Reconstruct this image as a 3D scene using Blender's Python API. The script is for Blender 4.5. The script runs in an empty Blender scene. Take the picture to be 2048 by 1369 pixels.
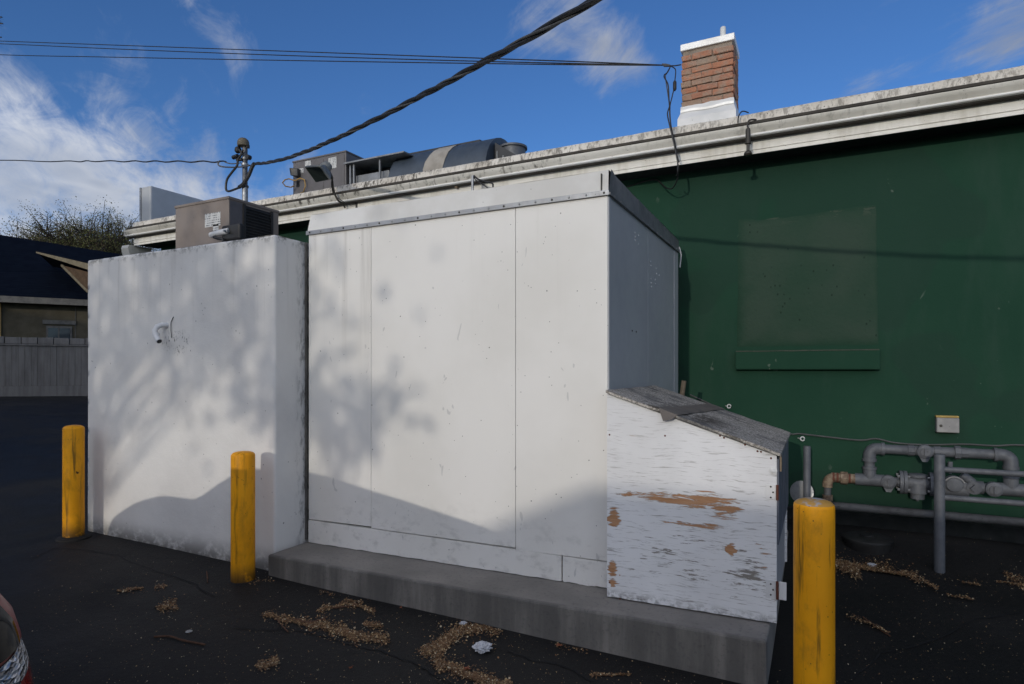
import bpy, bmesh, math, random
import numpy as np
from mathutils import Vector, Matrix, noise
random.seed(7); rnd = random.Random(11)
R = math.radians
S = bpy.context.scene
C = S.collection

# ------------------------------------------------------------------ camera
F, U0, HZ, TH, CH = 1222.0, 1024.0, 740.0, R(26.7), 1.6
SN, CS = math.sin(TH), math.cos(TH)
cam_d = bpy.data.cameras.new('camera'); cam = bpy.data.objects.new('camera', cam_d); C.objects.link(cam)
cam.location = (0, 0, CH); cam.rotation_euler = (R(90), 0, TH)
cam_d.sensor_width = 36; cam_d.lens = 36 * F / 2048; cam_d.shift_y = (HZ - 684.5) / 2048
cam_d.clip_start = 0.05; cam_d.clip_end = 3000
S.camera = cam

# ------------------------------------------------------------------ light
SUN_EL, SUN_AZ = R(10.0), R(-1.2)          # low sun behind the camera, square on to the green wall
SKY_STRENGTH, SUN_STRENGTH, EXPOSURE = 0.15, 1.3, -0.10
S.view_settings.view_transform = 'Standard'; S.view_settings.look = 'None'
S.view_settings.exposure = EXPOSURE; S.view_settings.gamma = 1.0; S.view_settings.use_curve_mapping = False
sun_d = bpy.data.lights.new('sun', 'SUN'); sun = bpy.data.objects.new('sun', sun_d); C.objects.link(sun)
sun_d.energy = SUN_STRENGTH; sun_d.angle = R(0.55); sun_d.color = (1.0, 0.93, 0.82)
sun.rotation_euler = (R(90) - SUN_EL, 0, SUN_AZ); sun.location = (0, -20, 20)

W = bpy.data.worlds.new('World'); S.world = W; W.use_nodes = True


def ray(u, v):
    k = (u - U0) / F
    return Vector((-SN + CS * k, CS + SN * k, (HZ - v) / F))


def P(u, v, Y): r = ray(u, v); return Vector((0, 0, CH)) + r * (Y / r.y)          # photo point on the plane y = Y
def PX(u, v, X): r = ray(u, v); return Vector((0, 0, CH)) + r * (X / r.x)         # ... on the plane x = X
def PD(u, v, d): return Vector((0, 0, CH)) + ray(u, v) * d                        # ... at depth d


class NG:
    """small helper for node graphs"""
    def __init__(s, tree): s.t = tree; s.n = tree.nodes; s.l = tree.links
    def new(s, typ, **kw):
        n = s.n.new(typ)
        for k, v in kw.items(): setattr(n, k, v)
        return n
    def set(s, sock, v):
        if isinstance(v, bpy.types.NodeSocket): s.l.new(v, sock)
        elif v is not None:
            if hasattr(sock.default_value, '__len__') and not hasattr(v, '__len__'): v = (v,) * len(sock.default_value)
            if hasattr(sock.default_value, '__len__') and len(sock.default_value) == 4 and len(v) == 3: v = (*v, 1)
            sock.default_value = v
    def math(s, op, a, b=None, c=None, clamp=False):
        n = s.new('ShaderNodeMath', operation=op, use_clamp=clamp)
        for i, x in enumerate((a, b, c)):
            if x is not None: s.set(n.inputs[i], x)
        return n.outputs[0]
    def vmath(s, op, a, b=None, scale=None):
        n = s.new('ShaderNodeVectorMath', operation=op); s.set(n.inputs[0], a)
        if b is not None: s.set(n.inputs[1], b)
        if scale is not None: s.set(n.inputs['Scale'], scale)
        return n.outputs['Value'] if op in ('LENGTH', 'DOT_PRODUCT', 'DISTANCE') else n.outputs['Vector']
    def pos(s): return s.new('ShaderNodeNewGeometry').outputs['Position']
    def obj(s): return s.new('ShaderNodeTexCoord').outputs['Object']
    def rand(s): return s.new('ShaderNodeObjectInfo').outputs['Random']
    def noise(s, vec, scale, detail=4, rough=.55, dist=0, color=False):
        n = s.new('ShaderNodeTexNoise'); s.set(n.inputs['Vector'], vec)
        for k, x in (('Scale', scale), ('Detail', detail), ('Roughness', rough), ('Distortion', dist)): s.set(n.inputs[k], x)
        return n.outputs['Color' if color else 'Fac']
    def voro(s, vec, scale, feature='F1', out='Distance', rand=1.0):
        n = s.new('ShaderNodeTexVoronoi', feature=feature); s.set(n.inputs['Vector'], vec); s.set(n.inputs['Scale'], scale); s.set(n.inputs['Randomness'], rand)
        return n.outputs[out]
    def rng(s, x, a, b, c=0.0, d=1.0, smooth=True):
        n = s.new('ShaderNodeMapRange', interpolation_type='SMOOTHSTEP' if smooth else 'LINEAR'); s.set(n.inputs[0], x)
        for i, y in enumerate((a, b, c, d)): s.set(n.inputs[i + 1], y)
        return n.outputs[0]
    def mix(s, f, a, b, blend='MIX'):
        n = s.new('ShaderNodeMix', data_type='RGBA', blend_type=blend); s.set(n.inputs[0], f); s.set(n.inputs[6], a); s.set(n.inputs[7], b)
        return n.outputs[2]
    def scale(s, vec, xyz): return s.vmath('MULTIPLY', vec, xyz)
    def sep(s, vec): n = s.new('ShaderNodeSeparateXYZ'); s.set(n.inputs[0], vec); return n.outputs
    def blob(s, vec, c, r, soft=1.0):
        """1 at c falling to 0 at the ellipsoid of radii r"""
        d = s.vmath('LENGTH', s.scale(s.vmath('SUBTRACT', vec, c), tuple(1 / q for q in r)))
        return s.rng(d, 1.0 - soft, 1.0, 1.0, 0.0)
    def bump(s, h, strength=.3, dist=.01, normal=None):
        n = s.new('ShaderNodeBump'); s.set(n.inputs['Height'], h); s.set(n.inputs['Strength'], strength); s.set(n.inputs['Distance'], dist)
        if normal is not None: s.set(n.inputs['Normal'], normal)
        return n.outputs[0]


# ------------------------------------------------------------------ sky with clouds
def build_world():
    t = W.node_tree; t.nodes.clear(); g = NG(t)
    out = g.new('ShaderNodeOutputWorld'); bg = g.new('ShaderNodeBackground')
    sky = g.new('ShaderNodeTexSky', sky_type='NISHITA'); sky.sun_disc = False
    sky.sun_elevation = SUN_EL; sky.sun_rotation = R(180) + SUN_AZ
    sky.altitude = 1300; sky.air_density = 1.0; sky.dust_density = 0.6; sky.ozone_density = 2.0
    d = g.vmath('NORMALIZE', g.new('ShaderNodeTexCoord').outputs['Generated'])
    x, y, z = g.sep(d)
    k = g.math('ADD', g.math('MAXIMUM', z, 0.0), 0.22)
    cmb = g.new('ShaderNodeCombineXYZ')
    g.set(cmb.inputs[0], g.math('DIVIDE', x, k)); g.set(cmb.inputs[1], g.math('DIVIDE', y, k))
    pl = cmb.outputs[0]
    rt = g.new('ShaderNodeVectorRotate', rotation_type='Z_AXIS'); g.set(rt.inputs['Vector'], pl); rt.inputs['Angle'].default_value = R(35)
    wisp = g.noise(g.scale(rt.outputs[0], (1.0, 2.6, 1)), 1.7, 6, .62, 1.1)
    fine = g.noise(g.scale(rt.outputs[0], (1.0, 1.7, 1)), 6.0, 6, .68, .8)
    dens = None
    for (u, v, r, a) in ((40, 345, .17, .70), (200, 370, .17, .70), (370, 410, .15, .62), (-200, 330, .30, .66), (200, 480, .32, .60), (600, 410, .14, .36), (480, 390, .10, .42),
                         (1090, 40, .12, .42), (1200, 95, .10, .44), (1150, 10, .10, .40), (1265, 125, .06, .42), (1180, 140, .06, .30),
                         (430, 45, .07, .26), (380, -10, .08, .28), (475, 100, .05, .28), (2030, 60, .11, .46), (1940, 100, .07, .34), (2200, 10, .2, .46),
                         (1730, 180, .06, .24), (2750, 150, .6, .50), (3700, 250, .8, .50), (60, 215, .14, .26), (200, 240, .14, .24)):  # two widest blobs: unseen cloud added at right to brighten the side faces
        c = ray(u, v).normalized()
        dd = g.vmath('DISTANCE', d, tuple(c))
        b = g.math('MULTIPLY', g.rng(dd, 0.0, r, 1.0, 0.0), a)
        dens = b if dens is None else g.math('MAXIMUM', dens, b)
    behind = g.rng(y, 0.15, -0.35, 0.0, 0.33)                      # unseen thin cloud added behind the camera for fill on the walls
    dens = g.math('MAXIMUM', dens, behind)
    m = g.math('ADD', g.math('MULTIPLY', wisp, 1.0), g.math('MULTIPLY', fine, .62)); m = g.math('SUBTRACT', m, .31)
    m = g.math('ADD', m, dens)
    m = g.rng(m, .66, 1.27, 0, .84)
    m = g.math('MULTIPLY', m, g.rng(z, -0.02, .03))
    lum = g.noise(pl, 2.6, 3, .55, .3)
    ccol = g.mix(g.rng(lum, .35, .65), (2.0, 2.2, 2.6), (3.5, 3.6, 3.8))
    # cloud scatters the low sun forwards: boosted near the sun to fill the shaded walls
    sd = (-math.sin(SUN_AZ) * -math.cos(SUN_EL), -math.cos(SUN_AZ) * math.cos(SUN_EL), math.sin(SUN_EL))
    ph = g.math('POWER', g.math('MULTIPLY_ADD', g.vmath('DOT_PRODUCT', d, sd), .5, .5), 3.0)
    ccol = g.mix(1.0, g.vmath('SCALE', ccol, scale=g.math('MULTIPLY_ADD', ph, 16.5, 1.0)), g.mix(ph, (1, 1, 1), (1.0, .87, .68)), 'MULTIPLY')
    col = g.mix(m, g.mix(1.0, sky.outputs[0], (.44, .69, 1.05), 'MULTIPLY'), ccol)
    g.set(bg.inputs['Color'], col); bg.inputs['Strength'].default_value = SKY_STRENGTH
    t.links.new(bg.outputs[0], out.inputs[0])
build_world()
W.cycles.sampling_method = 'MANUAL'; W.cycles.sample_map_resolution = 512


# ------------------------------------------------------------------ materials
M = {}
def mat(name, base=(.5, .5, .5), rough=.6, metal=0.0, fn=None, spec=.5):
    m = bpy.data.materials.new(name); m.use_nodes = True; t = m.node_tree; g = NG(t)
    b = t.nodes['Principled BSDF']
    b.inputs['Base Color'].default_value = (*base, 1); b.inputs['Roughness'].default_value = rough
    b.inputs['Metallic'].default_value = metal; b.inputs['Specular IOR Level'].default_value = spec
    if fn: fn(g, b)
    M[name] = m; return m
def bs(g, b, col=None, rough=None, normal=None):
    if col is not None: g.set(b.inputs['Base Color'], col)
    if rough is not None: g.set(b.inputs['Roughness'], rough)
    if normal is not None: g.set(b.inputs['Normal'], normal)


def worn(name, a, b_, scale=3.0, rough=.6, spots=None, bump=.15, bscale=60, metal=0, amount=(.35, .7), streak=False):
    """two-tone patchy paint, optional dark specks, fine relief"""
    def fn(g, b):
        p = g.pos()
        q = g.scale(p, (1, 1, .12)) if streak else p
        f = g.rng(g.noise(q, scale * (3 if streak else 1), 6, .6), *amount)
        col = g.mix(f, a, b_)
        if spots:
            sc, thr, c = spots
            dots = g.rng(g.voro(p, sc), thr, thr * .5)
            gate = g.rng(g.noise(p, sc * .35, 3), .52, .62)
            col = g.mix(g.math('MULTIPLY', dots, gate), col, c)
        bs(g, b, col, g.rng(g.noise(p, scale * 2, 4), .3, .7, rough - .1, rough + .1), g.bump(g.noise(p, bscale, 5), bump, .004))
    return mat(name, a, rough, metal, fn)


def m_cooler(g, b):
    p = g.pos(); x, y, z = g.sep(p)
    big = g.noise(p, 1.1, 4)
    col = g.mix(g.rng(big, .35, .7), (.72, .70, .66), (.655, .635, .59))
    sv = g.scale(p, (9, 9, .35))
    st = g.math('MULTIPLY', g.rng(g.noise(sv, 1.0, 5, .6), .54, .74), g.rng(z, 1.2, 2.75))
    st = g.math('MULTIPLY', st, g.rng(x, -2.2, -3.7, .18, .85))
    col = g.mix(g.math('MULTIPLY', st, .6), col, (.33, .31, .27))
    d1 = g.math('MULTIPLY', g.rng(g.voro(p, 17), .075, .03), g.rng(g.noise(p, 4, 3), .42, .55))
    d2 = g.math('MULTIPLY', g.rng(g.voro(g.vmath('ADD', p, (3, 7, 1)), 7), .045, .022), .9)
    fl = g.math('MULTIPLY', g.rng(g.noise(g.scale(p, (60, 60, 25)), 1, 4, .7), .66, .72), g.rng(g.noise(p, 1.6, 3), .58, .68))
    dk = g.math('MAXIMUM', g.math('MAXIMUM', d1, d2), g.math('MULTIPLY', fl, .7))
    # scuffs and splash dirt along the base board
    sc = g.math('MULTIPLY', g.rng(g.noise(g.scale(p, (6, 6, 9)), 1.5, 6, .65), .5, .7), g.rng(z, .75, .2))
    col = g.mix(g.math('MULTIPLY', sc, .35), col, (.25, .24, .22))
    scr = g.math('MULTIPLY', g.rng(g.noise(g.vmath('ADD', g.scale(p, (14, 1, 2.2)), g.scale(g.noise(p, 2, 2, color=True), (5, 5, 5))), 1, 2), .705, .72), .4)
    col = g.mix(scr, col, (.3, .3, .3))
    col = g.mix(dk, col, (.06, .055, .05))
    h = g.math('ADD', g.math('MULTIPLY', g.noise(g.scale(p, (1, 1, .4)), 3, 3), 1.0), g.math('MULTIPLY', g.noise(p, 55, 3), .05))
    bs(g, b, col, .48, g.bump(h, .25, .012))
mat('cooler_white', (.7, .7, .68), .48, 0, m_cooler)


def m_stucco(g, b):
    p = g.pos(); x, y, z = g.sep(p)
    col = g.mix(g.rng(g.noise(p, 1.7, 5), .35, .7), (.68, .66, .625), (.60, .58, .55))
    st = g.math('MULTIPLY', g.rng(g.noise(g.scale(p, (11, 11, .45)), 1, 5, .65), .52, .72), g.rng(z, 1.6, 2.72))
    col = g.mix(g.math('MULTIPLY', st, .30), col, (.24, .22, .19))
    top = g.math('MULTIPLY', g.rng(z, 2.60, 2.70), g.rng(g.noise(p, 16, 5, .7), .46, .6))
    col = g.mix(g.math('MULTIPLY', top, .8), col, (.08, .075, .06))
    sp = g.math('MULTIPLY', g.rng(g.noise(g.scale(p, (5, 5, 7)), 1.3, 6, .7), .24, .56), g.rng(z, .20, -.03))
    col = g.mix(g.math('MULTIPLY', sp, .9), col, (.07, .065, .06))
    # mildew towards the joint with the cold room
    j = g.math('MULTIPLY', g.rng(y, 3.72, 3.87), g.rng(g.noise(g.scale(p, (24, 24, 9)), 1, 6, .7), .47, .62))
    j = g.math('MULTIPLY', j, g.rng(x, -4.2, -4.0))
    col = g.mix(g.math('MULTIPLY', j, .75), col, (.07, .065, .055))
    # drip marks under the drain elbow
    c0 = P(352, 685, 3.53)
    dm = g.math('MULTIPLY', g.blob(p, tuple(c0), (.26, .3, .14), .6), g.rng(g.noise(g.scale(p, (55, 55, 28)), 1, 4, .7), .56, .62))
    d1 = g.math('MULTIPLY', g.rng(g.voro(p, 13), .07, .03), g.rng(g.noise(p, 3, 3), .5, .6))
    d2 = g.math('MULTIPLY', g.rng(g.voro(g.scale(p, (1, 1, .5)), 24), .12, .06), g.rng(g.noise(p, 5, 3), .58, .66))
    col = g.mix(g.math('MAXIMUM', g.math('MAXIMUM', dm, d1), d2), col, (.09, .085, .08))
    h = g.math('ADD', g.noise(p, 7, 5), g.math('MULTIPLY', g.noise(p, 80, 4), .22))
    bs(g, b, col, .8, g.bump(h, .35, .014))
mat('stucco', (.65, .65, .64), .8, 0, m_stucco)


def m_green(g, b):
    p = g.pos(); x, y, z = g.sep(p)
    col = g.mix(g.rng(g.noise(p, .8, 5), .35, .7), (.0145, .047, .029), (.019, .055, .034))
    col = g.mix(g.math('MULTIPLY', g.rng(g.noise(g.scale(p, (2, 2, .5)), 2, 6, .65), .46, .72), .7), col, (.024, .055, .038))
    rp_ = g.math('MULTIPLY', g.rng(g.noise(p, .45, 3), .50, .515), .55); col = g.mix(rp_, col, (.018, .043, .030))
    scr = g.math('MULTIPLY', g.rng(g.noise(g.vmath('ADD', g.scale(p, (9, 1, 5)), g.scale(g.noise(p, 1.5, 2, color=True), (4, 4, 4))), 1, 3), .70, .715), g.rng(g.noise(p, 2.2, 2), .5, .62))
    dots = g.math('MULTIPLY', g.rng(g.voro(p, 9), .045, .02), g.rng(g.noise(p, 2.5, 3), .5, .58))
    col = g.mix(g.math('MULTIPLY', g.math('MAXIMUM', scr, dots), .6), col, (.12, .15, .12))
    h = g.math('ADD', g.noise(p, 5, 5), g.math('MULTIPLY', g.noise(p, 70, 4), .25))
    bs(g, b, col, .85, g.bump(h, .3, .012))
mat('green_paint', (.02, .055, .033), .85, 0, m_green, spec=.08)


PATCH = (P(1474, 694, 6.35).x, P(1757, 690, 6.35).x, P(1474, 694, 6.35).z, P(1600, 428, 6.35).z)
def m_patch(g, b):
    p = g.pos(); x, y, z = g.sep(p)
    col = g.mix(g.rng(g.noise(p, 1.6, 5), .35, .68), (.036, .060, .043), (.025, .053, .035))
    d = g.math('MULTIPLY', g.rng(g.voro(g.scale(p, (1, 1, .7)), 17), .16, .08), g.rng(g.noise(p, 4, 4), .47, .56))
    col = g.mix(g.math('MULTIPLY', d, .75), col, (.010, .02, .014))
    wob = g.math('MULTIPLY', g.math('SUBTRACT', g.noise(p, 5, 5, .65), .5), .35)
    e = g.math('MINIMUM', g.rng(x, PATCH[0] - .02, PATCH[0] + .40, smooth=False), g.rng(x, PATCH[1] + .01, PATCH[1] - .12, smooth=False))
    e = g.math('MINIMUM', e, g.math('MINIMUM', g.rng(z, PATCH[2] - .02, PATCH[2] + .30, smooth=False), g.rng(z, PATCH[3] + .02, PATCH[3] - .22, smooth=False)))
    col = g.mix(g.rng(g.math('ADD', e, wob), .0, .34), (.0185, .0475, .0300), col)
    ln = g.math('MULTIPLY', g.rng(g.noise(g.scale(p, (6, 6, 22)), 1, 4, .7), .56, .6), g.rng(z, PATCH[3] - .10, PATCH[3] - .02)); col = g.mix(g.math('MULTIPLY', ln, .5), col, (.075, .085, .065))
    bs(g, b, col, .9, g.bump(g.noise(p, 30, 6), .5, .01))
mat('green_patch', (.03, .055, .04), .9, 0, m_patch, spec=.08)


def m_asphalt(g, b):
    p = g.pos()
    agg = g.noise(p, 190, 3, .7); mid = g.noise(p, 22, 5, .6); big = g.noise(p, .9, 5)
    col = g.mix(g.rng(agg, .35, .72), (.0068, .0062, .0057), (.0185, .0168, .0150))
    col = g.mix(g.math('MULTIPLY', g.rng(big, .42, .7), .5), col, (.029, .0262, .0228))
    col = g.mix(g.math('MULTIPLY', g.rng(mid, .55, .75), .4), col, (.008, .008, .008))
    stn = g.math('MULTIPLY', g.rng(g.voro(p, 120), .30, .16), g.rng(g.noise(p, 45, 2), .5, .62)); col = g.mix(g.math('MULTIPLY', stn, .8), col, (.042, .038, .033))
    oil = g.rng(g.noise(g.vmath('ADD', p, (7, 3, 0)), .55, 4, .6), .56, .66); col = g.mix(g.math('MULTIPLY', oil, .7), col, (.006, .006, .006))
    gr = g.math('MULTIPLY', g.rng(g.voro(p, 60), .11, .06), g.rng(g.noise(p, 9, 2), .52, .6))
    col = g.mix(gr, col, (.13, .115, .09))
    h = g.math('ADD', g.math('MULTIPLY', agg, .5), g.math('ADD', mid, g.math('MULTIPLY', big, 2)))
    bs(g, b, col, g.rng(big, .35, .7, .62, .86), g.bump(h, .6, .012))
mat('asphalt', (.02, .02, .02), .8, 0, m_asphalt, spec=.25)


def m_concrete(g, b):
    p = g.pos(); x, y, z = g.sep(p)
    n1 = g.noise(p, 2.3, 6); n2 = g.noise(p, 40, 5, .65)
    col = g.mix(g.rng(n1, .3, .72), (.235, .215, .19), (.16, .147, .13))
    col = g.mix(g.math('MULTIPLY', g.rng(n2, .52, .7), .5), col, (.09, .085, .08))
    st = g.math('MULTIPLY', g.rng(g.noise(g.scale(p, (8, 8, 1.0)), 1, 5, .6), .26, .62), g.rng(y, 3.49, 3.455))
    col = g.mix(g.math('MULTIPLY', st, .7), col, (.06, .057, .052))
    d = g.math('MULTIPLY', g.rng(g.voro(p, 34), .10, .05), g.rng(g.noise(p, 6, 2), .52, .6))
    col = g.mix(d, col, (.04, .038, .035))
    bs(g, b, col, .85, g.bump(g.math('ADD', n1, g.math('MULTIPLY', n2, .5)), .4, .012))
mat('concrete', (.17, .16, .15), .85, 0, m_concrete)


def m_yellow(g, b):
    p = g.pos(); o = g.obj(); x, y, z = g.sep(o)
    col = g.mix(g.rng(g.noise(p, 3, 5), .35, .7), (.80, .345, .008), (.70, .29, .007))
    st = g.math('MULTIPLY', g.rng(g.noise(g.scale(p, (22, 22, 1.6)), 1, 5, .65), .54, .68), g.rng(g.noise(g.scale(p, (5, 5, .6)), 1, 3), .42, .55))
    col = g.mix(g.math('MULTIPLY', st, .8), col, (.07, .045, .012))
    ch = g.math('MULTIPLY', g.rng(g.voro(g.scale(p, (1, 1, .7)), 9), .14, .08), g.rng(g.noise(p, 6, 3), .52, .57))
    col = g.mix(ch, col, (.035, .02, .012))
    sm = g.math('MULTIPLY', g.rng(g.noise(g.scale(p, (9, 9, 5)), 1, 6, .7), .50, .72), .45)
    col = g.mix(sm, col, (.30, .14, .015))
    c2 = g.math('MULTIPLY', g.rng(g.voro(p, 42), .16, .08), g.rng(g.noise(p, 8, 3), .52, .6))
    col = g.mix(c2, col, (.05, .03, .015))
    ft = g.math('MULTIPLY', g.rng(z, .20, .02), g.rng(g.noise(p, 13, 5, .7), .25, .5))
    col = g.mix(g.math('MULTIPLY', ft, .9), col, (.03, .022, .012))
    bs(g, b, col, .5, g.bump(g.math('ADD', g.noise(p, 9, 4), g.math('MULTIPLY', ch, -1)), .25, .006))
mat('bollard_yellow', (.58, .27, .02), .5, 0, m_yellow, spec=.2)


def m_ply(g, b):
    p = g.pos(); x, y, z = g.sep(p)
    gr = g.noise(g.vmath('ADD', g.scale(p, (6.5, 6.5, 105)), g.scale(g.noise(p, 2.4, 3, color=True), (0, 0, 9))), 1.0, 6, .68)
    gr2 = g.noise(g.scale(p, (7, 7, 48)), 1.0, 5, .7)
    wob = g.noise(g.scale(p, (3.6, 3.6, 30)), 1.0, 7, .66, .5)
    col = g.mix(g.rng(g.noise(p, 2, 4), .35, .7), (.72, .715, .71), (.64, .635, .63))
    crack = g.math('MULTIPLY', g.rng(gr, .54, .66), g.rng(z, 1.5, .5, .5, 1.0))
    col = g.mix(g.math('MULTIPLY', crack, .75), col, (.19, .17, .15))
    def q(u, v): return tuple(P(u, v, 3.7))
    peel = None
    for (u, v, rx, rz, a) in ((1400, 1002, .50, .085, .25), (1320, 996, .36, .06, .22), (1452, 1022, .20, .09, .27), (1228, 1035, .08, .12, .27),
                              (1400, 1052, .36, .05, .24), (1462, 1105, .05, .10, .24), (1225, 1145, .06, .2, .22), (1250, 988, .16, .05, .2), (1530, 1110, .12, .2, .14)):
        c = q(u, v); w = g.math('MULTIPLY', g.blob(p, c, (rx, .4, rz), 1.0), a)
        peel = w if peel is None else g.math('MAXIMUM', peel, w)
    pm = g.rng(g.math('ADD', g.math('ADD', g.math('MULTIPLY', wob, .75), g.math('MULTIPLY', gr2, .25)), peel), .66, .685)
    wood = g.mix(g.rng(gr, .3, .7), (.33, .155, .06), (.47, .26, .14))
    # bare weathered grey patches low on the right
    low = g.math('MULTIPLY', g.blob(p, q(1500, 1165), (.40, .4, .38), 1.0), .155)
    low = g.math('MAXIMUM', low, g.math('MULTIPLY', g.blob(p, q(1350, 1120), (.75, .4, .42), 1.0), .14))
    gm = g.rng(g.math('ADD', g.math('ADD', g.math('MULTIPLY', wob, .45), g.math('MULTIPLY', gr2, .55)), low), .665, .70)
    col = g.mix(gm, col, (.22, .20, .175))
    edge = g.rng(g.math('ADD', g.math('ADD', g.math('MULTIPLY', wob, .75), g.math('MULTIPLY', gr2, .25)), peel), .645, .66)
    col = g.mix(g.math('MULTIPLY', edge, .6), col, (.26, .22, .18))
    col = g.mix(pm, col, wood)
    ft = g.math('MULTIPLY', g.rng(z, .25, .18), g.rng(g.noise(p, 22, 6, .7), .42, .6))
    col = g.mix(g.math('MULTIPLY', ft, .6), col, (.06, .05, .04))
    rust = g.math('MULTIPLY', g.rng(g.voro(p, 6), .06, .02), g.rng(g.noise(p, 3, 2), .5, .58))
    col = g.mix(rust, col, (.3, .13, .03))
    h = g.math('SUBTRACT', g.math('MULTIPLY', gr, .4), g.math('ADD', g.math('MULTIPLY', pm, .5), g.math('MULTIPLY', crack, .4)))
    bs(g, b, col, .62, g.bump(h, .5, .004))
mat('plywood_paint', (.7, .7, .7), .62, 0, m_ply)


def m_lid(g, b):
    p = g.pos()
    s1 = g.noise(g.scale(p, (5, 17, 5)), 1.0, 7, .75, .3); s2 = g.noise(p, 85, 4, .7); s3 = g.noise(p, 3.5, 5)
    col = g.mix(g.rng(s2, .35, .65), (.13, .115, .10), (.52, .485, .43))
    col = g.mix(g.math('MULTIPLY', g.rng(s1, .54, .64), .85), col, (.06, .056, .05))
    col = g.mix(g.math('MULTIPLY', g.rng(s3, .52, .66), .7), col, (.10, .10, .10))
    dk = g.math('MULTIPLY', g.blob(p, (-.72, 4.0, 1.3), (.30, .42, .3), .7), g.rng(g.noise(g.scale(p, (9, 5, 9)), 1, 5, .7), .40, .56))
    col = g.mix(g.math('MULTIPLY', dk, .85), col, (.05, .043, .037))
    bs(g, b, col, .9, g.bump(g.math('ADD', s1, s2), .35, .005))
mat('roll_roofing', (.25, .24, .23), .95, 0, m_lid, spec=.08)


def m_gutter(g, b):
    p = g.pos(); x, y, z = g.sep(p)
    col = g.mix(g.rng(g.noise(p, 1.3, 4), .35, .7), (.60, .575, .515), (.48, .455, .395))
    st = g.rng(g.noise(g.scale(p, (16, 16, 1.4)), 1, 6, .68), .50, .66)
    gate = g.rng(g.noise(g.scale(p, (1, 1, 0)), .8, 3), .34, .55)
    far = g.rng(x, -.5, -3.5, .35, 1.0)
    col = g.mix(g.math('MULTIPLY', g.math('MULTIPLY', st, gate), g.math('MULTIPLY', far, .95)), col, (.06, .052, .04))
    dots = g.math('MULTIPLY', g.rng(g.voro(p, 30), .13, .06), g.rng(g.noise(p, 7, 3), .5, .57))
    col = g.mix(dots, col, (.05, .045, .035))
    bs(g, b, col, .5, g.bump(g.noise(p, 25, 5), .2, .006))
mat('gutter_paint', (.5, .5, .46), .5, 0, m_gutter)


def m_roofedge(g, b):
    p = g.pos(); x, y, z = g.sep(p)
    col = g.mix(g.rng(g.noise(p, 1.8, 5), .35, .68), (.64, .60, .53), (.50, .45, .375))
    st = g.rng(g.noise(g.scale(p, (26, 26, 9)), 1, 7, .75), .46, .60)
    gate = g.rng(g.noise(p, 1.1, 4), .28, .56)
    far = g.rng(x, -1.0, -4.5, .55, 1.0)
    col = g.mix(g.math('MULTIPLY', g.math('MULTIPLY', st, gate), far), col, (.07, .06, .045))
    dots = g.math('MULTIPLY', g.rng(g.voro(p, 24), .16, .07), g.rng(g.noise(p, 5, 3), .48, .56))
    col = g.mix(dots, col, (.06, .05, .04))
    bs(g, b, col, .75, g.bump(g.noise(p, 30, 6, .65), .5, .008))
mat('roof_edge_paint', (.48, .45, .4), .75, 0, m_roofedge)
worn('fascia_paint', (.74, .71, .64), (.58, .545, .47), 3.0, .6, (26, .13, (.2, .17, .13)), .2, 40, streak=True, amount=(.42, .75))
worn('white_metal', (.66, .65, .64), (.55, .55, .54), 4, .45, (20, .10, (.15, .14, .12)))
worn('bright_flashing', (.80, .79, .76), (.68, .66, .62), 4, .38, (26, .10, (.2, .17, .13)), metal=.15)
worn('strip_metal', (.36, .365, .37), (.26, .265, .27), 6, .4, (30, .14, (.1, .1, .1)), metal=.6)
worn('membrane_white', (.66, .65, .62), (.54, .525, .49), 1.6, .5, (21, .09, (.15, .14, .11)), .4, 9)
worn('membrane_grey', (.20, .198, .20), (.13, .13, .133), 4, .48, None, .5, 7)
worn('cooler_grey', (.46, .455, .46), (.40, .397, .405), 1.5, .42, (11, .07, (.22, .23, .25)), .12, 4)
worn('grey_door', (.14, .15, .18), (.10, .11, .13), 4, .55, (18, .12, (.05, .04, .03)))
worn('dark_joint', (.045, .042, .036), (.10, .095, .085), 14, .9)
worn('brick_core', (.28, .23, .185), (.20, .165, .135), 9, .95, None, .8, 60)
worn('acbeige', (.215, .175, .143), (.18, .145, .12), 2.5, .5, (13, .06, (.06, .05, .04)))
worn('ac_dark', (.016, .015, .014), (.026, .024, .022), 5, .5)
worn('rtu_grey', (.115, .105, .105), (.092, .085, .085), 3, .5, (15, .06, (.05, .045, .04)))
worn('duct_black', (.014, .015, .017), (.026, .027, .03), 5, .5)
worn('duct_galv', (.26, .265, .27), (.17, .175, .18), 4, .45, None, metal=.4)
worn('barrel_blue', (.050, .066, .088), (.036, .048, .064), 3, .5, (16, .1, (.09, .09, .09)), .3, 25, streak=True)
worn('barrel_beige', (.34, .31, .265), (.25, .225, .19), 5, .8, (13, .2, (.12, .07, .04)), .6, 30)
worn('pipe_grey', (.098, .104, .115), (.066, .071, .080), 9, .6, (36, .2, (.03, .028, .025)), .45, 55)
worn('pipe_dirty', (.085, .087, .09), (.050, .050, .052), 9, .7, (30, .2, (.02, .02, .02)), .4, 40)
worn('pipe_rust', (.24, .18, .12), (.13, .085, .055), 22, .7, None, .5, 50, amount=(.4, .6))
worn('rust_ring', (.12, .035, .018), (.08, .03, .02), 30, .85)
worn('galvanised', (.33, .335, .34), (.22, .225, .23), 14, .42, None, .15, 60, metal=.5)
worn('mast_steel', (.105, .11, .12), (.075, .078, .085), 7, .5, None, .2, 50, metal=.2)
worn('weatherhead', (.12, .10, .065), (.085, .072, .046), 9, .6)
worn('cable_black', (.011, .011, .012), (.022, .021, .021), 12, .55)
worn('cable_grey', (.05, .05, .05), (.08, .08, .08), 12, .6)
worn('lamp_bronze', (.022, .018, .013), (.036, .03, .022), 12, .5)
worn('floodlight_grey', (.17, .175, .165), (.12, .125, .12), 8, .5)
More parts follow.
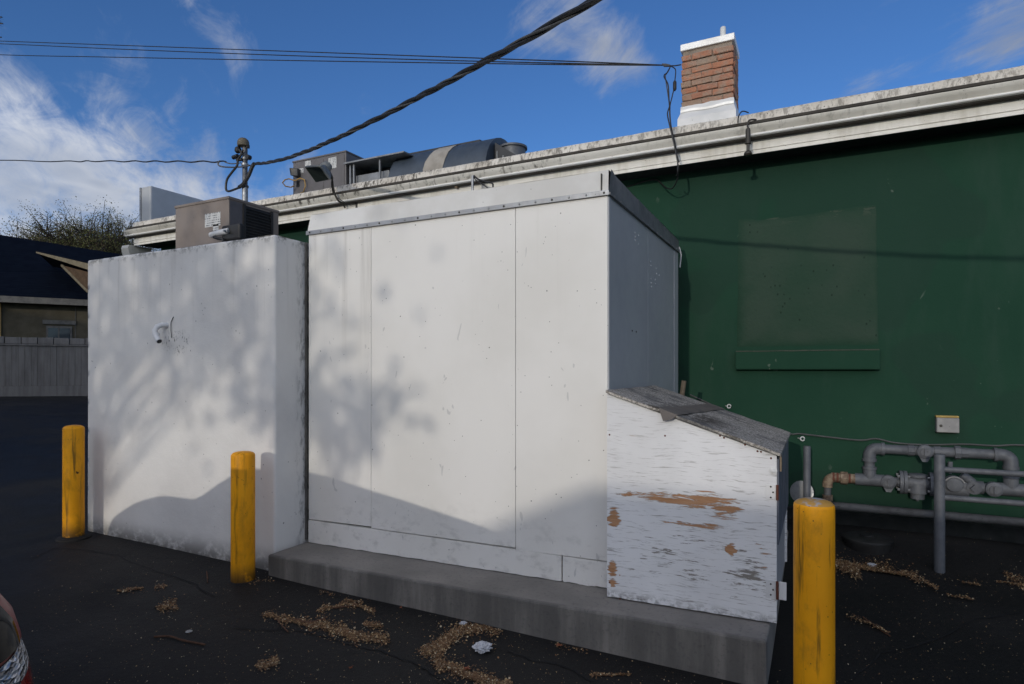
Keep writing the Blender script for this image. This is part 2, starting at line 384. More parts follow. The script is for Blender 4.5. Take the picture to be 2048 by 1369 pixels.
mat('flood_glass', (.02, .026, .024), .08)
worn('yellow_cable', (.36, .22, .06), (.26, .15, .05), 10, .6)
worn('sign_white', (.42, .43, .44), (.36, .37, .38), 2, .5, (8, .05, (.12, .12, .12)))
worn('wood_bare', (.14, .11, .075), (.09, .07, .05), 12, .85, None, .5, 50)
worn('dark_tape', (.11, .095, .082), (.15, .13, .11), 9, .8, None, .4, 40)
worn('plastic_black', (.010, .010, .011), (.018, .017, .016), 5, .6)
worn('caulk_yellow', (.42, .29, .08), (.30, .2, .06), 20, .7)
worn('box_metal', (.26, .255, .245), (.20, .195, .19), 7, .5, (24, .1, (.1, .1, .1)))
worn('rag_white', (.55, .55, .56), (.36, .36, .37), 40, .85, None, .5, 60)
worn('bark', (.05, .04, .03), (.028, .022, .017), 9, .95, None, .9, 22)
worn('stick', (.10, .045, .022), (.06, .028, .015), 20, .9)
worn('gutter_shade', (.035, .030, .025), (.06, .052, .042), 8, .9)
worn('sill_dust', (.062, .066, .05), (.035, .05, .036), 12, .9)
worn('near_black', (.010, .012, .011), (.006, .007, .007), 4, .9)
worn('house_wall', (.085, .070, .040), (.066, .055, .033), 2, .8)
worn('house_trim', (.13, .122, .105), (.08, .075, .068), 5, .7)
worn('house_soffit', (.09, .052, .024), (.06, .034, .016), 5, .8)
worn('house_barge', (.17, .14, .085), (.12, .098, .06), 6, .8)
worn('fence_paint', (.185, .172, .155), (.13, .12, .108), 3, .85, None, .3, 30, streak=True)
mat('house_glass', (.012, .018, .028), .07)
mat('opal', (.6, .6, .58), .3)


def m_houseroof(g, b):
    p = g.pos(); x, y, z = g.sep(p)
    n = g.noise(p, 3, 5); rows = g.noise(g.scale(p, (2, 2, 26)), 1, 2)
    col = g.mix(g.rng(n, .3, .7), (.0022, .0042, .010), (.004, .007, .014))
    bs(g, b, col, .85, g.bump(rows, .5, .03))
mat('house_roof', (.006, .011, .022), .85, 0, m_houseroof, spec=.05)


def m_brick(g, b):
    p = g.pos(); r = g.rand()
    a = g.mix(r, (.40, .175, .10), (.33, .15, .095)); a = g.mix(g.rng(r, .7, 1.0), a, (.30, .21, .15))
    smear = g.rng(g.noise(g.vmath('ADD', p, (5, 0, 2)), 9, 6, .7), .44, .62)
    col = g.mix(g.math('MULTIPLY', smear, .75), a, (.30, .235, .18))
    col = g.mix(g.math('MULTIPLY', g.rng(g.noise(p, 60, 4), .5, .7), .35), col, (.15, .075, .05))
    bs(g, b, col, .92, g.bump(g.noise(p, 70, 5, .7), .7, .006))
mat('brick', (.3, .13, .07), .92, 0, m_brick)


def m_sticker(g, b):
    o = g.obj(); x, y, z = g.sep(o)
    rows = g.math('GREATER_THAN', g.math('FRACT', g.math('MULTIPLY', z, 42)), .5)
    n = g.math('GREATER_THAN', g.noise(g.scale(o, (60, 60, 12)), 1, 2), .5)
    bs(g, b, g.mix(g.math('MULTIPLY', g.math('MULTIPLY', rows, n), .8), (.52, .52, .50), (.08, .08, .09)))
mat('sticker', (.5, .5, .5), .5, 0, m_sticker)

mat('car_paint', (.24, .008, .013), .35, .0, spec=.12)
mat('car_glass', (.004, .005, .006), .06, spec=.08)
mat('car_trim', (.012, .012, .013), .5)
mat('tyre', (.012, .012, .012), .85)
mat('rim', (.4, .4, .42), .3, .9)
def m_chrome(g, b):
    p = g.pos()
    cell = g.voro(g.scale(p, (30, 45, 120)), 1, out='Color')
    v = g.sep(cell)[0]
    bs(g, b, g.mix(g.rng(v, .25, .9, smooth=False), (.12, .12, .125), (.92, .92, .92)), .2, g.bump(g.voro(g.scale(p, (30, 45, 120)), 1), .8, .012))
mat('lamp_chrome', (.6, .6, .63), .2, .35, m_chrome)
mat('lamp_red', (.28, .004, .004), .08)

def leaf_mat(name, a, b_):
    def fn(g, b):
        bs(g, b, g.mix(g.noise(g.pos(), 1.4, 3), a, b_), .7)
        b.inputs['Subsurface Weight'].default_value = 0
    return mat(name, a, .7, 0, fn, spec=.2)
leaf_mat('leaf_olive', (.080, .095, .032), (.12, .12, .042)); leaf_mat('leaf_brown', (.12, .085, .042), (.085, .072, .03)); leaf_mat('leaf_green', (.035, .06, .02), (.06, .085, .028))
leaf_mat('needle', (.02, .035, .016), (.035, .05, .022))
for i, c in enumerate(((.20, .105, .045), (.12, .062, .028), (.40, .27, .13), (.56, .46, .30))): mat('flake_%d' % i, c, .8)
mat('leaf_dead', (.24, .075, .03), .7); mat('crack_dark', (.004, .004, .004), .95)


# ------------------------------------------------------------------ geometry helpers
class MB:
    def __init__(s): s.v = []; s.f = []; s.m = []
    def add(s, vs, fs, mi=0):
        o = len(s.v); s.v += [tuple(x) for x in vs]; s.f += [tuple(i + o for i in f) for f in fs]; s.m += [mi] * len(fs); return s
    def hexa(s, p, mi=0): return s.add(p, [(0, 3, 2, 1), (4, 5, 6, 7), (0, 1, 5, 4), (1, 2, 6, 5), (2, 3, 7, 6), (3, 0, 4, 7)], mi)
    def box(s, x0, x1, y0, y1, z0, z1, mi=0):
        return s.hexa([(x0, y0, z0), (x1, y0, z0), (x1, y1, z0), (x0, y1, z0), (x0, y0, z1), (x1, y0, z1), (x1, y1, z1), (x0, y1, z1)], mi)
    def tube(s, pts, r, n=10, mi=0, caps=True):
        pts = [Vector(p) for p in pts]; k = len(pts); rr = r if hasattr(r, '__len__') else [r] * k
        t0 = (pts[1] - pts[0]).normalized(); up = Vector((0, 0, 1)) if abs(t0.z) < .9 else Vector((1, 0, 0))
        a = t0.cross(up).normalized(); vs = []
        for i, p in enumerate(pts):
            t = ((pts[min(i + 1, k - 1)] - p).normalized() + (p - pts[max(i - 1, 0)]).normalized())
            t = t.normalized() if t.length > 1e-9 else t0
            a = (a - t * a.dot(t)); a = a.normalized() if a.length > 1e-6 else t.orthogonal().normalized()
            b = t.cross(a)
            vs += [p + (a * math.cos(2 * math.pi * j / n) + b * math.sin(2 * math.pi * j / n)) * rr[i] for j in range(n)]
        fs = [(i * n + j, i * n + (j + 1) % n, (i + 1) * n + (j + 1) % n, (i + 1) * n + j) for i in range(k - 1) for j in range(n)]
        if caps: fs += [tuple(reversed(range(n))), tuple(range((k - 1) * n, k * n))]
        return s.add(vs, fs, mi)
    def lathe(s, prof, o=(0, 0, 0), axis=(0, 0, 1), n=28, mi=0):
        """prof: (radius, height) from bottom to top"""
        ax = Vector(axis).normalized(); a = ax.orthogonal().normalized(); b = ax.cross(a); o = Vector(o); vs = []
        for r, h in prof: vs += [o + ax * h + (a * math.cos(2 * math.pi * j / n) + b * math.sin(2 * math.pi * j / n)) * max(r, 1e-4) for j in range(n)]
        k = len(prof)
        fs = [(i * n + j, i * n + (j + 1) % n, (i + 1) * n + (j + 1) % n, (i + 1) * n + j) for i in range(k - 1) for j in range(n)]
        fs += [tuple(reversed(range(n))), tuple(range((k - 1) * n, k * n))]
        return s.add(vs, fs, mi)
    def prism_x(s, poly, x0, x1, mi=0):
        n = len(poly); vs = [(x0, y, z) for y, z in poly] + [(x1, y, z) for y, z in poly]
        return s.add(vs, [tuple(range(n)), tuple(reversed(range(n, 2 * n)))] + [(i, i + n, (i + 1) % n + n, (i + 1) % n) for i in range(n)], mi)
    def slab(s, quad, th, mi=0):
        """four corners of a face, extruded by th along its normal"""
        q = [Vector(p) for p in quad]; nn = (q[1] - q[0]).cross(q[2] - q[0]).normalized() * th
        return s.hexa(q + [p + nn for p in q], mi)
    def sheet(s, p00, p10, p11, p01, nu, nv, fn=None, mi=0):
        a, b, c, d = (Vector(p) for p in (p00, p10, p11, p01)); nn = (b - a).cross(d - a).normalized(); vs = []
        for j in range(nv + 1):
            for i in range(nu + 1):
                u, w = i / nu, j / nv
                p = a * (1 - u) * (1 - w) + b * u * (1 - w) + c * u * w + d * (1 - u) * w
                vs.append(p + nn * (fn(u, w, p) if fn else 0))
        return s.add(vs, [(j * (nu + 1) + i, j * (nu + 1) + i + 1, (j + 1) * (nu + 1) + i + 1, (j + 1) * (nu + 1) + i) for j in range(nv) for i in range(nu)], mi)
    def build(s, name, mats, parent=None, smooth=False, bevel=0, kind=None, fix=True):
        me = bpy.data.meshes.new(name); me.from_pydata(s.v, [], s.f)
        for mm in (mats if isinstance(mats, (list, tuple)) else [mats]): me.materials.append(M[mm])
        if any(s.m): me.polygons.foreach_set('material_index', s.m)
        if fix:
            bm = bmesh.new(); bm.from_mesh(me); bmesh.ops.recalc_face_normals(bm, faces=bm.faces); bm.to_mesh(me); bm.free()
        if smooth:
            me.shade_smooth(); me.set_sharp_from_angle(angle=R(38))
        o = bpy.data.objects.new(name, me); C.objects.link(o)
        if bevel:
            md = o.modifiers.new('bevel', 'BEVEL'); md.width = bevel; md.segments = 2; md.limit_method = 'ANGLE'; md.angle_limit = R(40)
        if parent: par(o, parent)
        if kind: o['kind'] = kind
        return o


ROOTLOC = {}
def par(o, root):
    o.parent = root
    o.matrix_parent_inverse = Matrix.Translation(-ROOTLOC.get(root.name, Vector((0, 0, 0))))
def tag(o, label, cat, group=None):
    o['label'] = label; o['category'] = cat
    if group: o['group'] = group
    return o
def thing(name, loc, label, cat, group=None):
    o = bpy.data.objects.new(name, None); C.objects.link(o); o.empty_display_size = .2
    o.location = loc; ROOTLOC[o.name] = Vector(loc)
    return tag(o, label, cat, group)
def copy_tree(src, parent=None):
    c = src.copy(); C.objects.link(c)
    if parent: c.parent = parent
    for ch in src.children: copy_tree(ch, c)
    return c
def smst(a, b, x): t = min(1, max(0, (x - a) / (b - a))); return t * t * (3 - 2 * t)
def G(x, y):
    """height of the ground"""
    z = -.012 * (min(max(x, -6.5), 3) + 6.3)
    z += (.12 * smst(3.6, 5.5, y) + .15 * smst(5.5, 6.05, y)) * smst(-3, -1, x)
    z += .76 * smst(0, 1, (-x - 8.5) / 15) 
    return z
def PGr(u, v):
    z = 0
    for _ in range(8):
        r = ray(u, v); d = (z - CH) / r.z; p = Vector((0, 0, CH)) + r * d; z = G(p.x, p.y)
    return Vector((p.x, p.y, z))


# ------------------------------------------------------------------ ground
def build_ground():
    def axis(lo, hi):
        xs = list(np.arange(-30, 14, .5)) if lo < -100 else list(np.arange(-8, 14, .25))
        xs = [lo, lo / 2, lo / 4, lo / 8] + xs + [hi / 16, hi / 8, hi / 4, hi / 2, hi]
        return sorted(set(round(float(a), 3) for a in xs))
    xs = axis(-900, 900); ys = axis(-90, 900); b = MB(); n = len(xs)
    vs = [(x, y, G(x, y) + .012 * noise.noise((x * .7, y * .7, 0))) for y in ys for x in xs]
    b.add(vs, [(j * n + i, j * n + i + 1, (j + 1) * n + i + 1, (j + 1) * n + i) for j in range(len(ys) - 1) for i in range(n - 1)])
    o = b.build('ground', 'asphalt', smooth=True, kind='structure', fix=False); o['label'] = 'dark asphalt parking lot ground'
    # crack running across the lot
    for px in ([(60, 1120), (110, 1098), (160, 1100), (230, 1112), (300, 1140), (380, 1165), (440, 1200)], [(1190, 1369), (1120, 1330), (1060, 1322), (1010, 1300)], [(1700, 1369), (1760, 1310), (1850, 1290), (1960, 1240), (2060, 1225)], [(470, 1255), (520, 1262), (575, 1259), (640, 1272), (700, 1292), (760, 1305), (830, 1330), (900, 1368), (960, 1395)]):
        crack_line(o, px)
    return o
def crack_line(o, px):
    pts = []
    for (a, b2), (c, d) in zip(px, px[1:]):
        for k in range(6):
            t = k / 6; w = PGr(a + (c - a) * t, b2 + (d - b2) * t); pts.append(w + Vector((rnd.uniform(-.012, .012), rnd.uniform(-.012, .012), .007)))
    b = MB()
    for i in range(len(pts) - 1):
        d = (pts[i + 1] - pts[i]).normalized().cross(Vector((0, 0, 1))); wa = rnd.uniform(.002, .008)
        b.add([pts[i] - d * wa, pts[i + 1] - d * .005, pts[i + 1] + d * .005, pts[i] + d * wa], [(0, 1, 2, 3)])
    b.build('crack', 'crack_dark', o, fix=False)
ground = build_ground()

# ------------------------------------------------------------------ building
WY, XL, XR = 6.35, -9.62, 7.0
bld = thing('green_building', (-1.5, WY, G(-1.5, WY)), 'long low building with dark green stucco wall under a white eave', 'building')
MB().box(XL, XR, WY, 13.5, -.1, 3.70).build('wall', 'green_paint', bld)
# blocked-up window, a rough patch just proud of the wall, with its old sill
pa, pb, pc, pd = P(1474, 694, WY), P(1757, 690, WY), P(1752, 415, WY), P(1477, 440, WY)
def patch():
    b = MB(); n = 36
    def top(u): return -.02 * math.sin(u * 5) + .02 * noise.noise((u * 9, 1, 0))
    vs = []
    for j in range(13):
        for i in range(n + 1):
            u, w = i / n, j / 12
            p = pa.lerp(pb, u).lerp(pd.lerp(pc, u) + Vector((0, 0, top(u))), w)
            e = .012 * noise.noise((w * 8, 3, 0)) if i in (0, n) else 0
            edge = i in (0, n) or j in (0, 12)
            vs.append((p.x + e, WY - (.001 if edge else .010 + .004 * noise.noise((p.x * 3, p.z * 3, 0))), p.z))
    b.add(vs, [(j * (n + 1) + i, j * (n + 1) + i + 1, (j + 1) * (n + 1) + i + 1, (j + 1) * (n + 1) + i) for j in range(12) for i in range(n)])
    o = b.build('blocked_window', 'green_patch', bld, smooth=True, fix=False); o['label'] = 'faded rough patch where a window was blocked up'
patch()
s0, s1 = P(1470, 703, 6.28), P(1761, 740, 6.28)
MB().box(s0.x, s1.x, 6.27, WY - .001, s1.z, s0.z).build('window_sill', 'green_paint', bld, bevel=.012)
MB().tube([(s0.x + .01 + (s1.x - s0.x - .02) * i / 12, 6.272, s0.z - .002 + .004 * noise.noise((i * .9, 0, 0))) for i in range(13)], .006, 6).build('sill_edge', 'sill_dust', bld, smooth=True)
b = MB(); b.hexa([(XL + .4, WY - .012, -.1), (XR, WY - .012, -.1), (XR, WY, -.1), (XL + .4, WY, -.1), (XL + .4, WY - .012, .30), (XR, WY - .012, .30), (XR, WY, .31), (XL + .4, WY, .31)]); b.build('wall_foot_shade', 'near_black', bld)  # black strip along the wall foot, stands for shadowed ground
# eave: soffit, fascia, gutter, roof edge
EX0, EX1 = -9.9, 7.3
MB().box(EX0 + .05, EX1, 6.062, WY + .1, 3.615, 3.66).build('soffit', 'near_black', bld)
MB().prism_x([(6.05, 3.596), (6.06, 3.596), (6.06, 3.84), (6.045, 3.84), (6.045, 3.642), (6.041, 3.638), (6.041, 3.632), (6.05, 3.628)], EX0 + .05, EX1).build('fascia', 'fascia_paint', bld)
gut = [(6.044, 3.735), (5.965, 3.728), (5.955, 3.735), (5.957, 3.755), (5.948, 3.765), (5.935, 3.785), (5.925, 3.80), (5.922, 3.822), (5.934, 3.826), (5.934, 3.818), (5.945, 3.80), (5.965, 3.77), (5.97, 3.745), (6.044, 3.75)]
MB().prism_x(gut, EX0, EX1).build('gutter', 'gutter_paint', bld, smooth=True)
MB().prism_x([(5.962, 3.722), (5.942, 3.728), (5.938, 3.736), (5.942, 3.744), (5.953, 3.746), (5.962, 3.74)], EX0, EX1).build('gutter_bead', 'bright_flashing', bld, smooth=True)
MB().box(EX0 + .01, EX1, 5.970, 6.0395, 3.714, 3.7275).build('gutter_under_shade', 'gutter_shade', bld)  # dark strip that paints in the shade under the gutter
MB().box(EX0 + .01, EX1, 5.955, 6.003, 3.842, 3.866).build('gutter_shadow_gap', 'gutter_shade', bld)  # dark strip drawn as the line of shadow behind the gutter top
MB().box(EX0 - .012, EX0 - .001, 5.925, 6.05, 3.73, 3.826).build('gutter_end_cap', 'gutter_paint', bld)
MB().prism_x([(6.005, 3.868), (6.03, 3.868), (6.07, 3.893), (6.06, 3.902), (6.03, 3.893), (6.005, 3.884)], EX0, EX1).build('drip_flashing', 'bright_flashing', bld)
def roofedge():
    b = MB(); n = 260
    prof = [(6.045, 3.890), (6.055, 3.91), (6.065, 3.962), (6.085, 3.985), (6.14, 3.992), (6.6, 3.94)]
    vs = []
    for i in range(n + 1):
        x = EX0 + (EX1 - EX0) * i / n
        for k, (y, z) in enumerate(prof):
            w = .010 * noise.noise((x * 1.7, k * .4, 0)) + .005 * noise.noise((x * 8, k, 2))
            vs.append((x, y + w * .4, z + (w if k > 1 else 0)))
    m = len(prof)
    b.add(vs, [(i * m + k, (i + 1) * m + k, (i + 1) * m + k + 1, i * m + k + 1) for i in range(n) for k in range(m - 1)])
    b.build('roof_edge', 'roof_edge_paint', bld, smooth=True, fix=False)
roofedge()
roof = MB().box(EX0 + .02, EX1, 6.5, 13.6, 3.72, 3.90).build('roof', 'membrane_white', bld)
# moulding and brick pier at the far corner
MB().prism_x([(6.0, 3.40), (6.34, 3.40), (6.34, 3.60), (5.98, 3.60), (5.96, 3.55)], -10.05, XL - .24).build('corner_moulding', 'gutter_paint', bld)
pier = MB().box(-9.92, XL - .012, 6.2, 6.7, -.1, 3.39).build('corner_pier', 'brick_core', bld)
j1 = P(712, 400, 6.03)
MB().box(j1.x - .012, j1.x + .012, 6.034, 6.0445, 3.652, 3.735).build('fascia_joint', 'dark_joint', bld)

# chimney with single bricks
ch = bpy.data.objects.new('chimney', None); C.objects.link(ch); par(ch, bld)
CX0, CX1, CY0, CY1 = -1.235, -.745, 6.25, 6.66
CZ0, CZ1 = 4.24, 4.80
MB().box(CX0 + .012, CX1 - .012, CY0 + .012, CY1 - .012, 3.7, CZ1).build('core', 'brick_core', ch)
def brick_mesh(L, H, D, seed):
    bm = bmesh.new(); bmesh.ops.create_cube(bm, size=1.0)
    bmesh.ops.scale(bm, vec=(L, D, H), verts=bm.verts)
    bmesh.ops.bevel(bm, geom=list(bm.edges), offset=.005, segments=1, affect='EDGES')
    for v in bm.verts: v.co += Vector((noise.noise(v.co * 30 + Vector((seed, 0, 0))), noise.noise(v.co * 30 + Vector((0, seed, 0))), noise.noise(v.co * 30 + Vector((0, 0, seed))))) * .010
    me = bpy.data.meshes.new('brick'); bm.to_mesh(me); bm.free(); me.materials.append(M['brick']); return me
BM = {k: [brick_mesh(L, .056, .05, s) for s in range(4)] for k, L in (('s', .192), ('h', .094), ('q', .145))}
def put_brick(kind, x, y, z, rz):
    o = bpy.data.objects.new('brick', rnd.choice(BM[kind])); C.objects.link(o); par(o, ch)
    o.location = (x + rnd.uniform(-.005, .005), y + rnd.uniform(-.008, .004), z + rnd.uniform(-.004, .004)); o.rotation_euler = (0, rnd.uniform(-.012, .012), rz + rnd.uniform(-.015, .015))
course = .0655; nrow = int((CZ1 - CZ0) / course)
for r in range(nrow + 1):
    z = CZ0 + .02 + r * course
    if z > CZ1 - .02: break
    fw = [('s', .192), ('s', .192), ('h', .094)] if r % 2 == 0 else [('h', .094), ('s', .192), ('s', .192)]
    if r % 4 == 2: fw = [('q', .145), ('s', .192), ('q', .145)]
    x = CX0
    gap = (CX1 - CX0 - sum(l for _, l in fw)) / (len(fw) - 1)
    for k, l in fw:
        put_brick(k, x + l / 2, CY0 + .022, z, 0); put_brick(k, x + l / 2, CY1 - .022, z, 0); x += l + gap
    sw = ('s', 'q') if r % 2 else ('q', 's')
    for xs_ in (CX0 + .022, CX1 - .022):
        yy = CY0 + .055
        for k in sw:
            l = .192 if k == 's' else .145
            put_brick(k, xs_, yy + l / 2 - .008, z, R(90)); yy += l - .012
cap = MB().box(CX0 - .012, CX1 + .012, CY0 - .012, CY1 + .012, CZ1 - .005, CZ1 + .062).build('cap', 'bright_flashing', ch, bevel=.006)
cp = P(1446, 66, 6.40)
MB().lathe([(.028, 0), (.028, .15), (.024, .165), (.0, .17)], (cp.x, 6.40, CZ1 + .055)).build('flue_pipe', 'opal', ch, smooth=True)
def skirt():
    b = MB(); n = 14; e = .035
    lo = [(CX0 - e, CY0 - .06), (CX1 + e, CY0 - .06), (CX1 + e, CY1 + e), (CX0 - e, CY1 + e)]
    hi = [(CX0 - .008, CY0 - .012), (CX1 + .008, CY0 - .012), (CX1 + .008, CY1 + .008), (CX0 - .008, CY1 + .008)]
    for k in range(4):
        a, c = lo[k], lo[(k + 1) % 4]; d, f = hi[k], hi[(k + 1) % 4]
        for row, (z0, z1, t0, t1) in enumerate(((3.86, 4.10, 0, .15), (4.10, 4.165, .15, .9), (4.165, 4.235, .9, 1.0))):
            vs = []
            for w, (z, t) in enumerate(((z0, t0), (z1, t1))):
                for i in range(n + 1):
                    u = i / n; p = Vector((a[0] + (c[0] - a[0]) * u, a[1] + (c[1] - a[1]) * u)); q = Vector((d[0] + (f[0] - d[0]) * u, d[1] + (f[1] - d[1]) * u))
                    r_ = p.lerp(q, t); zz = z + (.012 * noise.noise((u * 6, k, row)) if (row == 2 and w == 1) else 0)
                    vs.append((r_.x, r_.y, zz))
            b.add(vs, [(i, i + 1, n + 2 + i, n + 1 + i) for i in range(n)])
    b.build('base_flashing', 'white_metal', ch, smooth=False)
    b = MB(); pts = []
    for i in range(13):
        u = i / 12; pts.append((CX0 - .008 + (CX1 - CX0 + .016) * u, CY0 - .024, 4.182 + .006 * math.sin(u * 9)))
    for i in range(12):
        p, q = pts[i], pts[i + 1]; b.hexa([(p[0], p[1], p[2] - .012), (q[0], q[1], q[2] - .012), (q[0], q[1] + .01, q[2] - .012), (p[0], p[1] + .01, p[2] - .012), (p[0], p[1], p[2] + .012), (q[0], q[1], q[2] + .012), (q[0], q[1] + .01, q[2] + .012), (p[0], p[1] + .01, p[2] + .012)])
    b.build('flashing_bar', 'bright_flashing', ch)
skirt()

# ------------------------------------------------------------------ concrete pad
PZL, PZR = .135, .178
def padz(x): return PZL + (PZR - PZL) * (x + 3.92) / 3.68
pad = MB()
PX0, PX1, PY0, PY1 = -3.905, -.245, 3.455, 6.1
pad.hexa([(PX0, PY0, -.15), (PX1, PY0, -.2), (PX1, PY1, -.2), (PX0, PY1, -.15), (PX0, PY0, PZL), (PX1, PY0, PZR), (PX1, PY1, PZR), (PX0, PY1, PZL)])
pad.build('concrete_pad', 'concrete', bevel=.014, kind='structure')['label'] = 'raised grey concrete pad under the cold room'

# ------------------------------------------------------------------ walk-in cold room
KX0, KX1, KY0, KY1 = -3.865, -1.235, 3.85, 6.06
cold = thing('cold_room', (-2.55, 4.95, .15), 'large white panelled walk-in cold room with grey side on a concrete pad', 'cold room')
MB().box(KX0 + .03, KX1 - .03, KY0 + .03, KY1 - .03, .16, 2.86).build('core', 'dark_joint', cold)
xs = [KX0, P(742, 700, KY0).x, P(1031, 700, KY0).x, KX1]
for a, c in zip(xs, xs[1:]):
    b = MB(); zb = .335
    b.hexa([(a + .0015, KY0, zb), (c - .0015, KY0, zb + .012), (c - .0015, KY0 + .04, zb + .012), (a + .0015, KY0 + .04, zb), (a + .0015, KY0, 2.765), (c - .0015, KY0, 2.765), (c - .0015, KY0 + .04, 2.765), (a + .0015, KY0 + .04, 2.765)])
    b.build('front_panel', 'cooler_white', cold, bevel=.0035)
jx = P(1124, 1140, KY0).x
for a, c in ((KX0, jx), (jx + .004, KX1)):
    b = MB(); n = 40; vs = []
    for i in range(n + 1):
        x = a + .003 + (c - a - .006) * i / n; w = .006 * noise.noise((x * 9, 0, 0)) + .004 * noise.noise((x * 31, 0, 4))
        for (y, z) in ((KY0 - .004, padz(x) + .006 + w), (KY0 - .004, .328 + .012 * (x - KX0) / 2.63), (KY0 + .03, .328 + .012 * (x - KX0) / 2.63), (KY0 + .03, padz(x) + .006 + w)): vs.append((x, y, z))
    b.add(vs, [(i * 4 + k, (i + 1) * 4 + k, (i + 1) * 4 + (k + 1) % 4, i * 4 + (k + 1) % 4) for i in range(n) for k in range(4)] + [(0, 1, 2, 3), tuple(n * 4 + k for k in (3, 2, 1, 0))])
    b.build('base_board', 'cooler_white', cold)
ys = [KY0 + .012, PX(1222, 600, KX1).y, PX(1296, 600, KX1).y, PX(1348, 600, KX1).y, KY1]
for i, (a, c) in enumerate(zip(ys, ys[1:])):
    pr = .004 if i in (0, 3) else 0
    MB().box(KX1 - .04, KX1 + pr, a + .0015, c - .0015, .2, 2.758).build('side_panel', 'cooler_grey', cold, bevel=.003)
MB().box(KX0, KX0 + .04, KY0 + .045, KY1, .2, 2.758).build('side_panel', 'cooler_white', cold)
# membrane cap all round with its clamping bar
def wrinkle(amp, f):
    return lambda u, w, p: (amp * noise.noise((p.x * f, p.y * f, p.z * f * 1.4)) + amp * .5 * noise.noise((p.x * f * 3.1, p.y * f * 3.1, p.z * 2))) * (w * .9 + .1)
b = MB(); b.sheet((KX0 - .006, KY0 - .008, 2.765), (KX1 + .006, KY0 - .008, 2.765), (KX1 + .002, KY0 + .012, 2.912), (KX0 + .012, KY0 + .012, 2.912), 70, 8, wrinkle(.008, 1.9))
b.sheet((KX0 + .012, KY0 + .012, 2.912), (KX1 + .002, KY0 + .012, 2.912), (KX1 + .002, KY1, 2.868), (KX0 + .012, KY1, 2.868), 30, 20, wrinkle(.006, 2))
b.build('roof_membrane', 'membrane_white', cold, smooth=True, fix=False)
b = MB()
def side_w(u, w, p):
    r = .006 * noise.noise((p.y * 3, p.z * 2, 0)) * (w + .1)
    for yy in (4.6, 5.06, 5.22, 5.48, 5.8, 5.9): r += .006 * math.exp(-((p.y - yy) / .012) ** 2) * (w * .8 + .2)
    return r + .03 * math.exp(-((p.y - 3.86) / .10) ** 2) * w * .5
b.sheet((KX1 + .008, KY0 - .007, 2.762), (KX1 + .008, KY1 + .01, 2.752), (KX1 + .004, KY1 + .01, 2.862), (KX1 + .003, KY0 + .013, 2.912), 120, 8, side_w)
b.build('side_membrane', 'membrane_grey', cold, smooth=True, fix=False)
bar = MB().box(KX0 - .014, KX1 + .012, KY0 - .018, KY0 - .008, 2.738, 2.772).build('clamping_bar', 'strip_metal', cold, bevel=.002)
for i in range(22):
    x = KX0 + .03 + i * (KX1 - KX0 - .05) / 21
    MB().lathe([(.0075, 0), (.0075, .003), (.004, .006)], (x, KY0 - .018, 2.755), (0, -1, 0), 10).build('screw', 'galvanised' if i % 3 else 'lamp_bronze', bar)
MB().box(KX1 + .009, KX1 + .02, KY0 - .01, KY1 + .012, 2.742, 2.758).build('side_clamping_bar', 'membrane_grey', cold)
for i in range(14):
    y = KY0 + .08 + i * .15
    MB().lathe([(.006, 0), (.006, .003), (.003, .005)], (KX1 + .02, y, 2.750), (1, 0, 0), 8).build('side_screw', 'galvanised', cold)
for (u, v) in ((1270, 466), (1270, 474), (1270, 481), (1277, 471), (1277, 488), (1301, 524), (1302, 532), (1302, 558), (1302, 566), (1303, 574), (1310, 560), (1311, 568), (1312, 538), (1313, 548), (1318, 551), (1264, 662), (1272, 664)):
    q = PX(u, v, KX1); MB().lathe([(.007, 0), (.007, .003), (.004, .005)], (KX1, q.y, q.z), (1, 0, 0), 8).build('bracket_screw', 'opal' if v < 600 else 'lamp_bronze', cold)
tp = P(1202, 360, KY0 - .02)
MB().box(tp.x - .004, tp.x + .003, KY0 - .0155, KY0 - .002, 2.775, 2.885).build('seam_strip', 'dark_joint', cold)
b = MB(); b.tube([(KX1 + .012, KY1 + .006, 2.80), (KX1 + .03, KY1 + .012, 2.72), (KX1 + .018, KY1 + .012, 2.60)], .007, 6); b.build('loose_strap', 'cooler_grey', cold, smooth=True)

